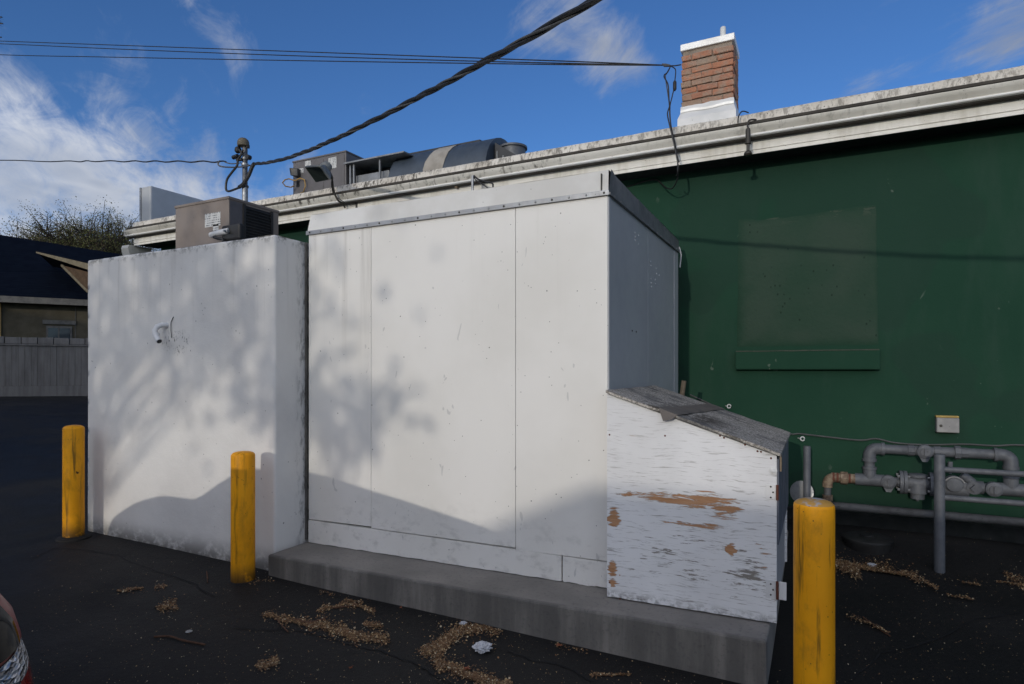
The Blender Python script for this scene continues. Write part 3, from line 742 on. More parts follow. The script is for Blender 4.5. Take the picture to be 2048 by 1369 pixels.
# ------------------------------------------------------------------ stucco enclosure
NX0, NX1, NY0, NY1, NZ = -6.49, -3.912, 3.53, 6.2, 2.69
enc = thing('stucco_enclosure', (-5.2, 3.6, 0), 'white stucco block enclosure with dappled tree shade and a drain elbow', 'enclosure')
def stucco_wall():
    b = MB(); n = 60
    def wob(u, w, p): return .004 * noise.noise((p.x * 1.5, p.y * 1.5, p.z * 1.5))
    b.sheet((NX0, NY0, -.15), (NX1, NY0, -.15), (NX1, NY0, NZ), (NX0, NY0, NZ), 60, 50, wob)
    b.sheet((NX1, NY0, -.15), (NX1, NY1, -.15), (NX1, NY1, NZ), (NX1, NY0, NZ), 40, 50, wob)
    b.sheet((NX0, NY0, NZ), (NX1, NY0, NZ), (NX1, NY0 + .2, NZ - .006), (NX0, NY0 + .2, NZ - .006), 60, 4, wob)
    b.sheet((NX1 - .2, NY0, NZ), (NX1, NY0, NZ), (NX1, NY1, NZ), (NX1 - .2, NY1, NZ), 4, 40, wob)
    b.sheet((NX0, NY0 + .2, 2.45), (NX1 - .2, NY0 + .2, 2.45), (NX1 - .2, NY0 + .2, NZ), (NX0, NY0 + .2, NZ), 4, 2)
    b.sheet((NX0, NY1, -.15), (NX0, NY0, -.15), (NX0, NY0, NZ), (NX0, NY1, NZ), 20, 20, wob)
    b.sheet((NX0, NY0 + .2, 2.46), (NX1 - .2, NY0 + .2, 2.46), (NX1 - .2, NY1, 2.46), (NX0, NY1, 2.46), 4, 4)
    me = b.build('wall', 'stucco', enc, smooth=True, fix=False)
    bm = bmesh.new(); bm.from_mesh(me.data); bmesh.ops.remove_doubles(bm, verts=bm.verts, dist=.006); bm.to_mesh(me.data); bm.free()
    me.data.set_sharp_from_angle(angle=R(50))
    md = me.modifiers.new('bevel', 'BEVEL'); md.width = .02; md.segments = 3; md.limit_method = 'ANGLE'; md.angle_limit = R(50)
stucco_wall()
q0 = P(336, 651, NY0)
dr = MB().tube([q0 + Vector(v) for v in ((.0, .03, 0), (-.02, -.035, .0), (-.045, -.07, -.015), (-.055, -.085, -.05), (-.045, -.09, -.085), (-.015, -.095, -.115), (.03, -.10, -.15))], .024, 14)
dr = dr.build('drain_elbow', 'white_metal', enc, smooth=True)
e0 = q0 + Vector((.03, -.10, -.15)); ed = Vector((.045, -.005, -.035)).normalized()
MB().lathe([(.020, -.002), (.020, .003)], e0, ed, 14).build('pipe_mouth', 'duct_black', dr)
MB().lathe([(.028, 0), (.028, .03)], q0 + Vector((-.045, -.082, -.078)), Vector((.4, 0, -1)), 14).build('coupling', 'white_metal', dr, smooth=True)
w0 = P(347, 634, NY0 - .006)
MB().tube([w0, w0 + Vector((-.03, -.004, -.05)), w0 + Vector((-.028, -.006, -.12)), w0 + Vector((-.024, 0, -.19))], .0035, 6).build('loose_wire', 'pipe_dirty', enc, smooth=True)
# sealant bead in the joint with the cold room
MB().tube([(NX1 + .018, KY0 + .004 + .004 * noise.noise((0, 0, z * 3)), z) for z in np.arange(.16, 2.70, .06)], .011, 7).build('sealant_bead', 'dark_joint', enc, smooth=True)

# ------------------------------------------------------------------ bollards
def make_bollard():
    o = thing('bollard', (0, 0, 0), 'yellow bollard', 'bollard', 'yellow steel bollards guarding the cold room')
    MB().lathe([(.088, -.25), (.088, .06), (.0875, .5), (.0875, .985), (.086, .994), (.083, .999)], n=40).build('post', 'bollard_yellow', o, smooth=True)
    MB().lathe([(.083, .9985), (.074, 1.008), (.055, 1.015), (.028, 1.019), (0, 1.020)], n=40).build('cap', 'bollard_yellow', o, smooth=True)
    MB().lathe([(.15, -.05), (.14, .012), (.12, .022), (.089, .028)], n=24).build('footing', 'asphalt', o, smooth=True)
    return o
b0 = make_bollard(); b1 = copy_tree(b0); b2 = copy_tree(b0)
for o, (x, y), sc, lab, rz in ((b0, (-6.32, 3.31), 1.055, 'yellow bollard by the far left corner of the stucco enclosure', .4), (b1, (-3.985, 3.29), 1.0, 'yellow bollard before the corner of the stucco enclosure, half in shadow', 2.0), (b2, (-.022, 3.17), 1.02, 'nearest yellow bollard with rusty drips, beside the peeling plywood bin', 3.7)):
    zz = {-6.32: 0.0, -3.985: -.05, -.022: -.04}[x]
    o.location = (x, y, zz); o.scale = (1, 1, sc); o.rotation_euler = (0, 0, rz); o['label'] = lab
capo = [c for c in b2.children if c.name.startswith('cap')][0]; capo.data = capo.data.copy(); capo.data.materials.clear()
def m_cap(g, b):
    p = g.pos()
    m = g.rng(g.noise(p, 9, 4), .44, .52)
    bs(g, b, g.mix(m, (.48, .26, .05), (.40, .40, .41)), .6)
mat('cap_worn', (.4, .4, .4), .6, 0, m_cap); capo.data.materials.append(M['cap_worn'])

# ------------------------------------------------------------------ plywood bin
BX0, BX1, BY0, BY1 = -1.192, -.212, 3.70, 4.93
pbin = thing('plywood_bin', (-.72, 4.3, .17), 'peeling white plywood bin with sloping grey roofing lid', 'bin')
def zlid(x): return 1.452 + (1.125 - 1.452) * (x - BX0) / (BX1 - BX0)
b = MB(); n = 30
vs = []
for i in range(n + 1):
    x = BX0 + (BX1 - BX0) * i / n
    vs += [(x, BY0, padz(x) + .010 + .004 * noise.noise((x * 14, 0, 0))), (x, BY0, zlid(x) - .004), (x, BY0 + .018, zlid(x) - .004), (x, BY0 + .018, padz(x) + .01)]
b.add(vs, [(i * 4 + k, (i + 1) * 4 + k, (i + 1) * 4 + (k + 1) % 4, i * 4 + (k + 1) % 4) for i in range(n) for k in range(4)] + [(0, 1, 2, 3), tuple(n * 4 + k for k in (3, 2, 1, 0))])
b.build('front_panel', 'plywood_paint', pbin)
b = MB(); b.hexa([(BX0, BY0 + .02, .19), (BX0 + .02, BY0 + .02, .19), (BX0 + .02, BY1, .19), (BX0, BY1, .19), (BX0, BY0 + .02, 1.43), (BX0 + .02, BY0 + .02, 1.43), (BX0 + .02, BY1, 1.43), (BX0, BY1, 1.43)])
b.build('back_panel', 'plywood_paint', pbin)
MB().hexa([(BX0 + .02, BY1 - .02, .19), (BX1, BY1 - .02, .19), (BX1, BY1, .19), (BX0 + .02, BY1, .19), (BX0 + .02, BY1 - .02, 1.43), (BX1, BY1 - .02, 1.11), (BX1, BY1, 1.11), (BX0 + .02, BY1, 1.43)]).build('end_panel', 'plywood_paint', pbin)
b = MB()   # door on the open side, hung a little proud of the frame
b.box(BX1 - .012, BX1 + .010, BY0 + .022, BY1 - .03, .62, 1.10); b.build('door', 'grey_door', pbin, bevel=.003)
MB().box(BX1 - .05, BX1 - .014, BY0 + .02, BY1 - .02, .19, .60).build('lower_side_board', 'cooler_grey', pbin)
LX0, LX1, LY0, LY1 = BX0 - .002, BX1 + .022, BY0 - .022, BY1 + .02
b = MB(); vs = []; nu, nv = 26, 12
for k, th in ((0, .016), (1, .0)):
    for j in range(nv + 1):
        for i in range(nu + 1):
            x = LX0 + (LX1 - LX0) * i / nu; y = LY0 + (LY1 - LY0) * j / nv
            w = .005 * noise.noise((x * 4, y * 4, 0)) + .003 * noise.noise((x * 14, y * 14, 0))
            e = .006 * noise.noise((x * 11, 5, 0)) if j in (0, nv) else 0
            vs.append((x, y + e, zlid(x) + .004 + th + w * (1 if k == 0 else .6)))
N1 = (nu + 1) * (nv + 1)
fs = [(j * (nu + 1) + i, j * (nu + 1) + i + 1, (j + 1) * (nu + 1) + i + 1, (j + 1) * (nu + 1) + i) for j in range(nv) for i in range(nu)]
fs += [tuple(N1 + q for q in reversed(f)) for f in fs]
rim = [i for i in range(nu + 1)] + [(nu + 1) * j + nu for j in range(1, nv + 1)] + [nv * (nu + 1) + i for i in range(nu - 1, -1, -1)] + [(nu + 1) * j for j in range(nv - 1, 0, -1)]
fs += [(rim[i], N1 + rim[i], N1 + rim[(i + 1) % len(rim)], rim[(i + 1) % len(rim)]) for i in range(len(rim))]
b.add(vs, fs); lid = b.build('lid', 'roll_roofing', pbin, smooth=True)
# torn tape strip over the lid's joint
b = MB()
xt = P(1335, 800, LY0).x
b.sheet((xt - .05, LY0 - .006, zlid(xt - .05) + .030), (xt + .06, LY0 - .004, zlid(xt + .06) + .028), (xt + .16, LY1, zlid(xt + .16) + .027), (xt + .04, LY1, zlid(xt + .04) + .027), 6, 20, lambda u, w, p: .006 * noise.noise((p.x * 9, p.y * 6, 0)))
b.sheet((xt - .05, LY0 - .006, zlid(xt - .05) + .030), (xt + .06, LY0 - .004, zlid(xt + .06) + .028), (xt + .03, LY0 - .03, zlid(xt) - .02), (xt - .02, LY0 - .03, zlid(xt) - .03), 4, 3)
b.build('tape_strip', 'dark_tape', lid, smooth=True, fix=False)
b = MB()
b.sheet((xt - .13, LY0 + .01, zlid(xt - .13) + .026), (xt - .05, LY0 + .01, zlid(xt - .05) + .027), (xt + .02, LY0 + .30, zlid(xt + .02) + .026), (xt + .0, LY0 + .30, zlid(xt) + .026), 5, 5, lambda u, w, p: .012 * noise.noise((p.x * 14, p.y * 9, 0)))
b.build('torn_tape_scrap', 'dark_tape', lid, smooth=True, fix=False)
# hinges, bolt washer
def hinge(u, v, h=.085):
    p = P(u, v, BY0); hz = p.z
    o = MB().box(BX1 - .055, BX1 - .004, BY0 - .004, BY0 - .0005, hz - h / 2, hz + h / 2).build('hinge', 'white_metal', pbin, bevel=.004)
    MB().lathe([(.007, -h / 2), (.007, h / 2)], (BX1 + .004, BY0 - .006, hz), (0, 0, 1), 10).build('knuckle', 'rust_ring', o, smooth=True)
    for k in (-.03, 0, .03): MB().lathe([(.005, 0), (.005, .003), (.003, .004)], (BX1 - .03 + .012 * (k == 0), BY0 - .004, hz + k), (0, -1, 0), 8).build('screw', 'lamp_bronze', o)
    return o
hinge(1550, 985); h2 = hinge(1550, 1180, .10)
MB().box(BX1 + .010, BX1 + .05, BY0 - .004, BY0 + .0, P(1550, 1180, BY0).z - .05, P(1550, 1180, BY0).z + .05).build('leaf', 'white_metal', h2, bevel=.004)
wp = P(1546, 942, BY0)
MB().lathe([(.022, 0), (.022, .003), (.012, .004), (.012, .011), (.006, .014)], (wp.x, BY0, wp.z), (0, -1, 0), 18).build('bolt_washer', 'white_metal', pbin, smooth=True)
for (u, v) in ((1440, 872), (1448, 876), (1515, 903), (1522, 904), (1542, 917), (1219, 870), (1240, 1198), (1219, 1165), (1490, 890), (1330, 872)):
    q = P(u, v, BY0); MB().lathe([(.006, 0), (.005, .002)], (q.x, BY0, q.z), (0, -1, 0), 8).build('nail', 'rust_ring', pbin)
sp = PX(1566, 905, BX1 + .012)
MB().box(BX1 + .010, BX1 + .020, BY0 + .10, BY0 + .15, 1.02, 1.11).build('upper_hinge', 'pipe_rust', pbin)

# ------------------------------------------------------------------ air conditioner behind the enclosure
AX0, AX1, AY0, AY1, AZ0, AZ1 = -6.27, -5.42, 4.3, 4.95, 2.47, 3.385
ac = thing('air_conditioner', (-5.85, 4.6, AZ0), 'beige metal air conditioning unit standing behind the stucco enclosure parapet', 'air conditioner')
MB().box(AX0, AX1, AY0, AY1, AZ0 + .05, AZ1 - .02).build('casing', 'acbeige', ac, bevel=.008)
MB().box(AX0 - .008, AX1 + .008, AY0 - .008, AY1 + .008, AZ1 - .03, AZ1).build('top_cover', 'acbeige', ac, bevel=.006)
MB().box(AX1 - .01, AX1 + .002, AY0 + .20, AY1 - .12, AZ0 + .1, AZ1 - .05).build('grille_recess', 'plastic_black', ac)
for i in range(24):
    z = AZ0 + .13 + i * .031
    b = MB(); b.hexa([(AX1 + .001, AY0 + .20, z), (AX1 + .012, AY0 + .20, z - .012), (AX1 + .012, AY1 - .12, z - .012), (AX1 + .001, AY1 - .12, z), (AX1 + .001, AY0 + .20, z + .004), (AX1 + .014, AY0 + .20, z - .008), (AX1 + .014, AY1 - .12, z - .008), (AX1 + .001, AY1 - .12, z + .004)])
    b.build('louver', 'ac_dark', ac)
for y0, y1 in ((AY0 + .17, AY0 + .20), (AY1 - .12, AY1 - .09)): MB().box(AX1, AX1 + .016, y0, y1, AZ0 + .08, AZ1 - .04).build('grille_frame', 'ac_dark', ac)
MB().box(AX1, AX1 + .003, AY0 + .012, AY0 + .165, AZ0 + .08, AZ1 - .04).build('access_panel', 'rtu_grey', ac)
def sticker(u0, v0, u1, v1, Y, parent):
    a, c = P(u0, v0, Y), P(u1, v1, Y); b = MB().box(-(c.x - a.x) / 2, (c.x - a.x) / 2, -.0015, 0, -(a.z - c.z) / 2, (a.z - c.z) / 2)
    o = b.build('sticker', 'sticker'); o.location = ((a.x + c.x) / 2, Y, (a.z + c.z) / 2); par(o, parent); return o
sticker(410, 429, 441, 451, AY0 - .001, ac); sticker(426, 450, 437, 461, AY0 - .001, ac)
cc = P(464, 465, AY0 - .05)
MB().box(cc.x - .13, cc.x + .14, AY0 - .075, AY0 - .001, cc.z - .085, cc.z + .075).build('valve_cover', 'plastic_black', ac, bevel=.02)
q = P(440, 467, AY0 - .1)
MB().tube([q + Vector((-.16, .02, .0)), q + Vector((-.02, .015, .012)), q + Vector((.1, .03, .02))], .030, 12).build('insulated_line', 'white_metal', ac, smooth=True)
MB().tube([q + Vector((-.09, .0, -.03)), q + Vector((-.03, -.005, -.05)), q + Vector((.04, .0, -.06)), q + Vector((.05, .02, -.14))], .016, 8).build('line_tail', 'plastic_black', ac, smooth=True)
q = P(457, 464, AY0 - .08)
MB().lathe([(.018, 0), (.018, .03), (.010, .032), (.010, .06)], q, (0, -1, 0), 12).build('valve', 'galvanised', ac, smooth=True)
MB().box(AX0 + .03, AX1 - .03, AY0 + .03, AY1 - .03, AZ0 - .02, AZ0 + .06).build('base_rail', 'plastic_black', ac)

# ------------------------------------------------------------------ things on the roof
RZ = 3.90
def roof_unit():
    a, c = P(586, 322, 7.0), P(692, 304, 7.0)
    o = thing('rooftop_unit', ((a.x + c.x) / 2, 7.3, RZ), 'grey rooftop air handling box with stickers behind the floodlight', 'air handler')
    MB().box(a.x, c.x, 7.0, 7.62, RZ, 4.84).build('casing', 'rtu_grey', o, bevel=.008)
    MB().box(a.x - .01, c.x + .01, 6.99, 7.63, 4.835, 4.86).build('top_cover', 'rtu_grey', o, bevel=.005)
    m = P(648, 320, 7.0).x
    MB().box(a.x + .03, m - .01, 6.993, 6.9995, RZ + .05, 4.80).build('service_panel', 'rtu_grey', o, bevel=.003)
    MB().box(m + .01, c.x - .03, 6.993, 6.9995, RZ + .05, 4.80).build('service_panel', 'rtu_grey', o, bevel=.003)
    for (u0, v0, u1, v1) in ((610, 323, 622, 333), (657, 317, 673, 336), (599, 338, 607, 346)): sticker(u0, v0, u1, v1, 6.991, o)
    for i in range(8):
        z = P(596, 362 + i * 1.6, 6.99).z; x = P(596, 362, 6.99).x
        MB().box(x - .03, x + .03, 6.985, 6.9925, z - .005, z + .004).build('vent_slot', 'plastic_black', o)
    q = P(592, 345, 6.94)
    b = MB(); b.hexa([q + Vector(v) for v in ((-.07, -.05, -.05), (.05, -.02, -.07), (.05, .05, -.07), (-.07, .05, -.05), (-.07, -.07, .06), (.05, -.02, .05), (.05, .05, .05), (-.07, .05, .06))])
    b.build('vent_hood', 'duct_black', o, bevel=.006)
    return o
roof_unit()
q = P(565, 366, 6.9)
b = MB(); b.tube([P(588, 372, 6.95), P(582, 375, 6.9), P(571, 373, 6.88), P(565, 366, 6.88), P(570, 360, 6.88), P(578, 358, 6.9), P(590, 362, 6.93), P(600, 357, 6.95), P(609, 360, 6.95), P(611, 372, 6.95), P(607, 384, 6.96), P(600, 388, 6.97)], .010, 8)
tag(b.build('orange_cable', 'yellow_cable', smooth=True), 'orange cable looped beside the grey rooftop air handling box', 'cable')
duct = thing('duct_hood', (-5.9, 7.4, RZ), 'flat dark hood on struts between rooftop box and blue barrel', 'duct')
a, c = P(690, 329, 7.0), P(800, 311, 7.0)
b = MB(); b.slab([(a.x + .02, 6.95, a.z - .015), (c.x + .1, 6.95, a.z - .015), (c.x + .1, 7.9, a.z + .05), (a.x + .02, 7.9, a.z + .05)], .02); b.build('roof_plate', 'duct_galv', duct)
MB().box(a.x + .05, c.x + .08, 7.35, 7.85, RZ, a.z - .02).build('dark_casing', 'duct_black', duct)
e0, e1 = P(712, 362, 7.1), P(778, 340, 7.1)
MB().box(e0.x, e1.x, 7.1, 7.3, RZ, e1.z).build('galvanised_casing', 'duct_galv', duct, bevel=.006)
for u in (701, 708, 760): x = P(u, 350, 7.02).x; MB().box(x - .012, x + .012, 7.01, 7.035, RZ, a.z - .016).build('strut', 'duct_galv', duct)

barrel = thing('barrel_duct', (-4.7, 7.5, RZ), 'dark blue half-barrel roof duct with a beige patched band', 'duct')
b = MB(); X0, X1 = P(781, 330, 7.05).x, P(975, 300, 7.05).x
def arc(x, k=14):
    return [(x, 7.55 - .56 * math.cos(math.pi * i / k), RZ + .34 + .56 * math.sin(math.pi * i / k)) for i in range(k + 1)]
def strip(bb, x0, x1, n, mi=0, off=0):
    for i in range(n):
        p0, p1 = arc(x0 + (x1 - x0) * i / n), arc(x0 + (x1 - x0) * (i + 1) / n)
        p0 = [(p0[0][0], p0[0][1], RZ)] + p0; p1 = [(p1[0][0], p1[0][1], RZ)] + p1
        c0 = Vector((0, 7.55, RZ + .34))
        def o_(p): v = Vector(p) - Vector((p[0], c0.y, c0.z)); return Vector(p) + v.normalized() * off
        bb.add([o_(p) for p in p0] + [o_(p) for p in p1], [(j, j + 1, len(p0) + j + 1, len(p0) + j) for j in range(len(p0) - 1)], mi)
strip(b, X0, X1, 6)
for x in (X0, X1):
    p = [(x, 6.99, RZ)] + arc(x) + [(x, 8.11, RZ)]; b.add(p, [tuple(range(len(p)))])
b.build('shell', 'barrel_blue', barrel, smooth=True)
bx0, bx1 = P(847, 325, 7.03).x, P(885, 320, 7.03).x
b = MB(); n = 14; prof = [(6.99, RZ)] + [(y, z) for _, y, z in arc(0)][:10]; vs = []
for i in (0, 1):
    for k, (y, z) in enumerate(prof):
        vs.append(((bx0, bx1)[i] + .05 * noise.noise((k * .6, i * 7, 0)) + .12 * k / 10, y - .006, z + .006))
b.add(vs, [(k, k + 1, len(prof) + k + 1, len(prof) + k) for k in range(len(prof) - 1)]); b.build('beige_band', 'barrel_beige', barrel, smooth=True)
t0_, t1_ = P(803, 302, 7.3), P(945, 277, 7.3)
b = MB(); b.slab([(t0_.x, 7.40, RZ + .885), (t1_.x + .06, 7.40, RZ + .885), (t1_.x + .06, 8.0, RZ + .93), (t0_.x, 8.0, RZ + .93)], .022); b.build('black_cover', 'duct_black', barrel)
b = MB(); b.slab([(X1 + .01, 7.25, RZ), (X1 + .01, 7.9, RZ), (X1 + .01, 7.9, RZ + .78), (X1 + .01, 7.25, RZ + .66)], .02)
b.hexa([(X1 + .03, 7.2, RZ), (X1 + .55, 7.2, RZ), (X1 + .55, 7.9, RZ), (X1 + .03, 7.9, RZ), (X1 + .03, 7.2, RZ + .74), (X1 + .5, 7.2, RZ + .42), (X1 + .5, 7.9, RZ + .46), (X1 + .03, 7.9, RZ + .84)])
b.build('end_housing', 'duct_black', barrel)
for k in range(5): yy = 7.18; MB().box(X1 + .06 + k * .09, X1 + .075 + k * .09, 7.188, 7.1995, RZ, RZ + .62 - k * .075).build('seam', 'duct_galv', barrel)
q = P(1026, 300, 7.4)
vent = MB().lathe([(.17, 0), (.17, q.z - RZ), (.195, q.z - RZ + .004), (.195, q.z - RZ + .03), (.17, q.z - RZ + .034), (0, q.z - RZ + .036)], (q.x, 7.4, RZ))
tag(vent.build('roof_vent', 'mast_steel', smooth=True), 'small round metal roof vent beside the blue barrel duct', 'roof vent')

sg = thing('sign_cabinet', (-11.1, 7.5, RZ), 'tall white sheet metal panel on the roof corner above the beige air conditioner', 'sign')
sx1 = P(301, 400, 6.35).x; sx0 = P(281, 400, 6.35).x; zt, zb = P(301, 371, 6.35).z, 3.93
b = MB(); b.box(sx0, sx1, 6.35, 9.4, zb, zt); b.build('cabinet', 'sign_white', sg, bevel=.025)
MB().box(sx0 - .006, sx0 + .03, 6.335, 6.349, zb, zt - .01).build('edge_trim', 'strip_metal', sg)
MB().box(sx0 - .03, sx0 - .003, 6.36, 9.4, zb, zt - .03).build('sign_face', 'lamp_bronze', sg)
for i in range(9): z = zb + .05 + i * .075; MB().lathe([(.006, 0), (.004, .004)], (sx0 + .01, 6.335, z), (0, -1, 0), 6).build('rivet', 'lamp_bronze', sg)
MB().box(sx0, sx1, 6.5, 9.3, RZ - .02, zb).build('mount', 'plastic_black', sg)

# ------------------------------------------------------------------ service mast and cables
mx = P(490, 330, 6.12); MX, MY = mx.x, 6.12
mast = thing('service_mast', (MX, MY, 3.9), 'grey steel service mast with domed weatherhead on the eave', 'mast')
ztop = P(490, 292, MY).z
zc = P(490, 376, MY).z
MB().lathe([(.040, -.3), (.040, zc - 3.9)], (MX, MY, 3.9)).build('lower_pipe', 'galvanised', mast, smooth=True)
MB().lathe([(.042, zc - 3.9), (.050, zc - 3.9 + .003), (.050, zc - 3.9 + .03), (.036, zc - 3.9 + .035), (.036, ztop - 3.9)], (MX, MY, 3.9)).build('pipe', 'mast_steel', mast, smooth=True)
hd = MB().lathe([(.060, 0), (.078, .01), (.082, .03), (.080, .065), (.070, .095), (.045, .118), (0, .126)], (MX - .012, MY - .02, ztop - .02)).build('weatherhead', 'weatherhead', mast, smooth=True)
MB().box(MX + .05, MX + .075, MY - .02, MY + .02, ztop - .045, ztop + .0).build('set_screw', 'lamp_bronze', hd)
for zz, r in ((P(490, 318, MY).z, .046), (P(490, 330, MY).z, .05)):
    MB().lathe([(r, -.014), (r, .014)], (MX, MY, zz)).build('clamp', 'galvanised', mast, smooth=True)
q = P(476, 300, MY - .05); MB().lathe([(.02, -.05), (.045, -.025), (.045, .02), (.02, .045)], q, (.2, 0, 1), 12).build('insulator', 'plastic_black', mast, smooth=True)
q = P(471, 314, MY - .05); MB().lathe([(.03, -.05), (.03, .05)], q, (1, 0, .1), 10).build('insulator', 'plastic_black', mast, smooth=True)
q = P(479, 320, MY - .05); MB().lathe([(.024, -.05), (.024, .06)], q, (1, 0, -.1), 10).build('clevis', 'lamp_bronze', mast, smooth=True)
q = P(497, 315, MY - .03); MB().lathe([(.035, -.03), (.035, .03)], q, (0, 1, 0), 10).build('insulator', 'plastic_black', mast, smooth=True)
def curve(px, Y, r, n=8, sub=6):
    pts = [P(u, v, Y if not hasattr(Y, '__len__') else Y[i]) for i, (u, v) in enumerate(px)]
    return spline(pts, sub)
def spline(pts, sub=6):
    pts = [Vector(p) for p in pts]; out = []
    for i in range(len(pts) - 1):
        p0, p1, p2, p3 = pts[max(i - 1, 0)], pts[i], pts[i + 1], pts[min(i + 2, len(pts) - 1)]
        for k in range(sub):
            t = k / sub; out.append(.5 * ((2 * p1) + (p2 - p0) * t + (2 * p0 - 5 * p1 + 4 * p2 - p3) * t * t + (3 * p1 - p0 - 3 * p2 + p3) * t ** 3))
    return out + [pts[-1]]
for px, r in (([(478, 300), (483, 308), (476, 320), (474, 332), (464, 345), (454, 360), (452, 378), (457, 383), (470, 379), (480, 375)], .016),
              ([(478, 375), (487, 368), (497, 352), (504, 335), (508, 328)], .026), ([(486, 300), (480, 312), (474, 322)], .013)):
    MB().tube(curve(px, MY - .07, r), r, 8).build('drip_loop', 'cable_black', mast, smooth=True)
MB().tube(curve([(440, 322), (436, 328), (441, 333), (460, 335), (485, 334), (500, 331)], MY - .06, .011), .011, 8).build('wire_bail', 'mast_steel', mast, smooth=True)
MB().tube(curve([(450, 325), (464, 328), (482, 326)], MY - .06, .008), .008, 8).build('wire_bail', 'mast_steel', mast, smooth=True)

# twisted service drop crossing overhead
A = P(508, 328, MY - .05)
dirx, diry = 1.0, (2.96 - A.y) / (-1.017 - A.x)
def on_line(u, v):
    r = ray(u, v); d = (A.y - diry * A.x) / (r.y - diry * r.x); return Vector((0, 0, CH)) + r * d
ks = [on_line(u, v) for u, v in ((508, 328), (560, 319), (620, 299), (700, 267), (800, 217), (870, 182), (950, 133), (1010, 100), (1080, 55), (1150, 20), (1190, 0))]
xs_, zs_ = [p.x for p in ks], [p.z for p in ks]
xs_ += [.25, 1.5, 3.0]; zs_ += [3.34, 3.33, 3.40]
cf = np.polyfit(xs_, zs_, 4)
def zcab(x):
    if x < 2.2: return float(np.polyval(cf, x))
    d0 = float(np.polyval(np.polyder(cf), 2.2)); return float(np.polyval(cf, 2.2)) + max(d0, .02) * (x - 2.2) + .016 * (x - 2.2) ** 2
cx = np.arange(A.x, 14, .05); cen = [Vector((x, A.y + diry * (x - A.x), zcab(x) if i > 6 else zcab(x) + (A.z - zcab(A.x)) * (1 - i / 6))) for i, x in enumerate(cx)]
cabr = thing('service_cable', tuple(A), 'thick twisted black service cable sagging across the sky from the mast', 'cable')
side = Vector((-diry, 1, 0)).normalized()
for k in range(3):
    ph = k * 2 * math.pi / 3; s = 0; pts = []
    for i, p in enumerate(cen):
        if i: s += (p - cen[i - 1]).length
        a_ = ph + s * 2 * math.pi / .95 + .5 * math.sin(s * 2.3)
        pts.append(p + (side * math.cos(a_) + Vector((0, 0, 1)) * math.sin(a_)) * (.0115 if k < 2 else .0135))
    MB().tube(pts, .0130 if k < 2 else .008, 8).build('strand', 'cable_black' if k < 2 else 'cable_grey', cabr, smooth=True)

def wire(name, pts, r, label, wob=0.0, matn='cable_black', n=6, sub=12):
    p = spline(pts, sub)
    if wob: p = [q + Vector((0, 0, wob * math.sin(i * 1.1))) for i, q in enumerate(p)]
    return tag(MB().tube(p, r, n).build(name, matn, smooth=True), label, 'wire')
wire('overhead_wire', [P(452, 324, MY - .05), PD(330, 323.5, 9.8), PD(200, 322.8, 11.4), PD(0, 321.5, 14), PD(-500, 312, 24), PD(-900, 300, 36)], .011, 'single wavy wire running level from the mast to the left', .010, sub=16)
WA = P(1330, 131, 6.3)
for (v0, v1, dv, lab) in ((82.5, 130, 0, 'uppermost of three thin wires running from the chimney'), (88, 131, 5, 'middle of three thin wires running from the chimney'), (110, 132, 3.5, 'lowest of three thin wires running from the chimney')):
    def at(t): return PD(1330 + (0 - 1330) * t, v1 + (v0 - v1) * t + dv * 4 * t * (1 - t) * (1.0 if v0 < 100 else .55), 6.0 + 5.2 * t ** 1.2)
    wire('overhead_wire', [P(1332, 131, 6.28)] + [at(t) for t in (.12, .25, .4, .55, .7, .85, 1.0)] + [PD(-300, v0 - 12, 12.8), PD(-900, v0 - 40, 17)], .0062, lab)
hw = thing('wire_bundle', tuple(P(1345, 131, 6.25)), 'drooping bundle of thin wires hanging from the chimney over the eave', 'wire')
MB().tube([P(1324, 129, 6.27), P(1330, 131, 6.27), P(1340, 132, 6.27)], [.008, .018, .012], 8).build('splice_sleeve', 'cable_grey', hw, smooth=True)
MB().tube([P(1340, 132, 6.26), P(1350, 132, 6.25), P(1362, 130, 6.245)], .006, 6).build('hook_wire', 'cable_black', hw, smooth=True)
YB = 5.86
MB().tube(spline([P(1341, 133, 6.22), P(1335, 145, 6.15), P(1328, 153, 6.1), P(1336, 170, 6.0), P(1338, 200, 5.95), P(1339, 212, 5.92), P(1335, 228, 5.9), P(1339, 250, YB), P(1346, 280, YB), P(1352, 308, YB), P(1357, 335, YB), P(1356, 352, 5.95), P(1351, 368, 6.05), P(1343, 378, 6.15), P(1332, 376, 6.25), P(1322, 367, 6.3), P(1312, 360, 6.335), P(1290, 363, 6.34), P(1255, 374, 6.34)]), .0065, 6).build('strand', 'cable_black', hw, smooth=True)
MB().tube(spline([P(1342, 133, 6.22), P(1351, 140, 6.15), P(1350, 160, 6.05), P(1349, 173, 6.0), P(1344, 195, 5.95), P(1340, 215, 5.92), P(1342, 250, YB + .01), P(1349, 282, YB + .01), P(1354, 310, YB + .01), P(1355, 345, YB + .01), P(1352, 352, 6.0)]), .0055, 6).build('strand', 'cable_black', hw, smooth=True)
MB().tube(spline([P(1341, 133, 6.23), P(1333, 148, 6.15), P(1331, 156, 6.1), P(1338, 205, 5.95), P(1340, 240, 5.9), P(1350, 290, YB + .02), P(1358, 325, YB + .02)]), .005, 6).build('strand', 'cable_grey', hw, smooth=True)
MB().lathe([(.008, -.05), (.017, -.035), (.017, .035), (.008, .05)], P(1349.5, 172, 6.0), (0, 0, 1), 10).build('inline_splice', 'plastic_black', hw, smooth=True)

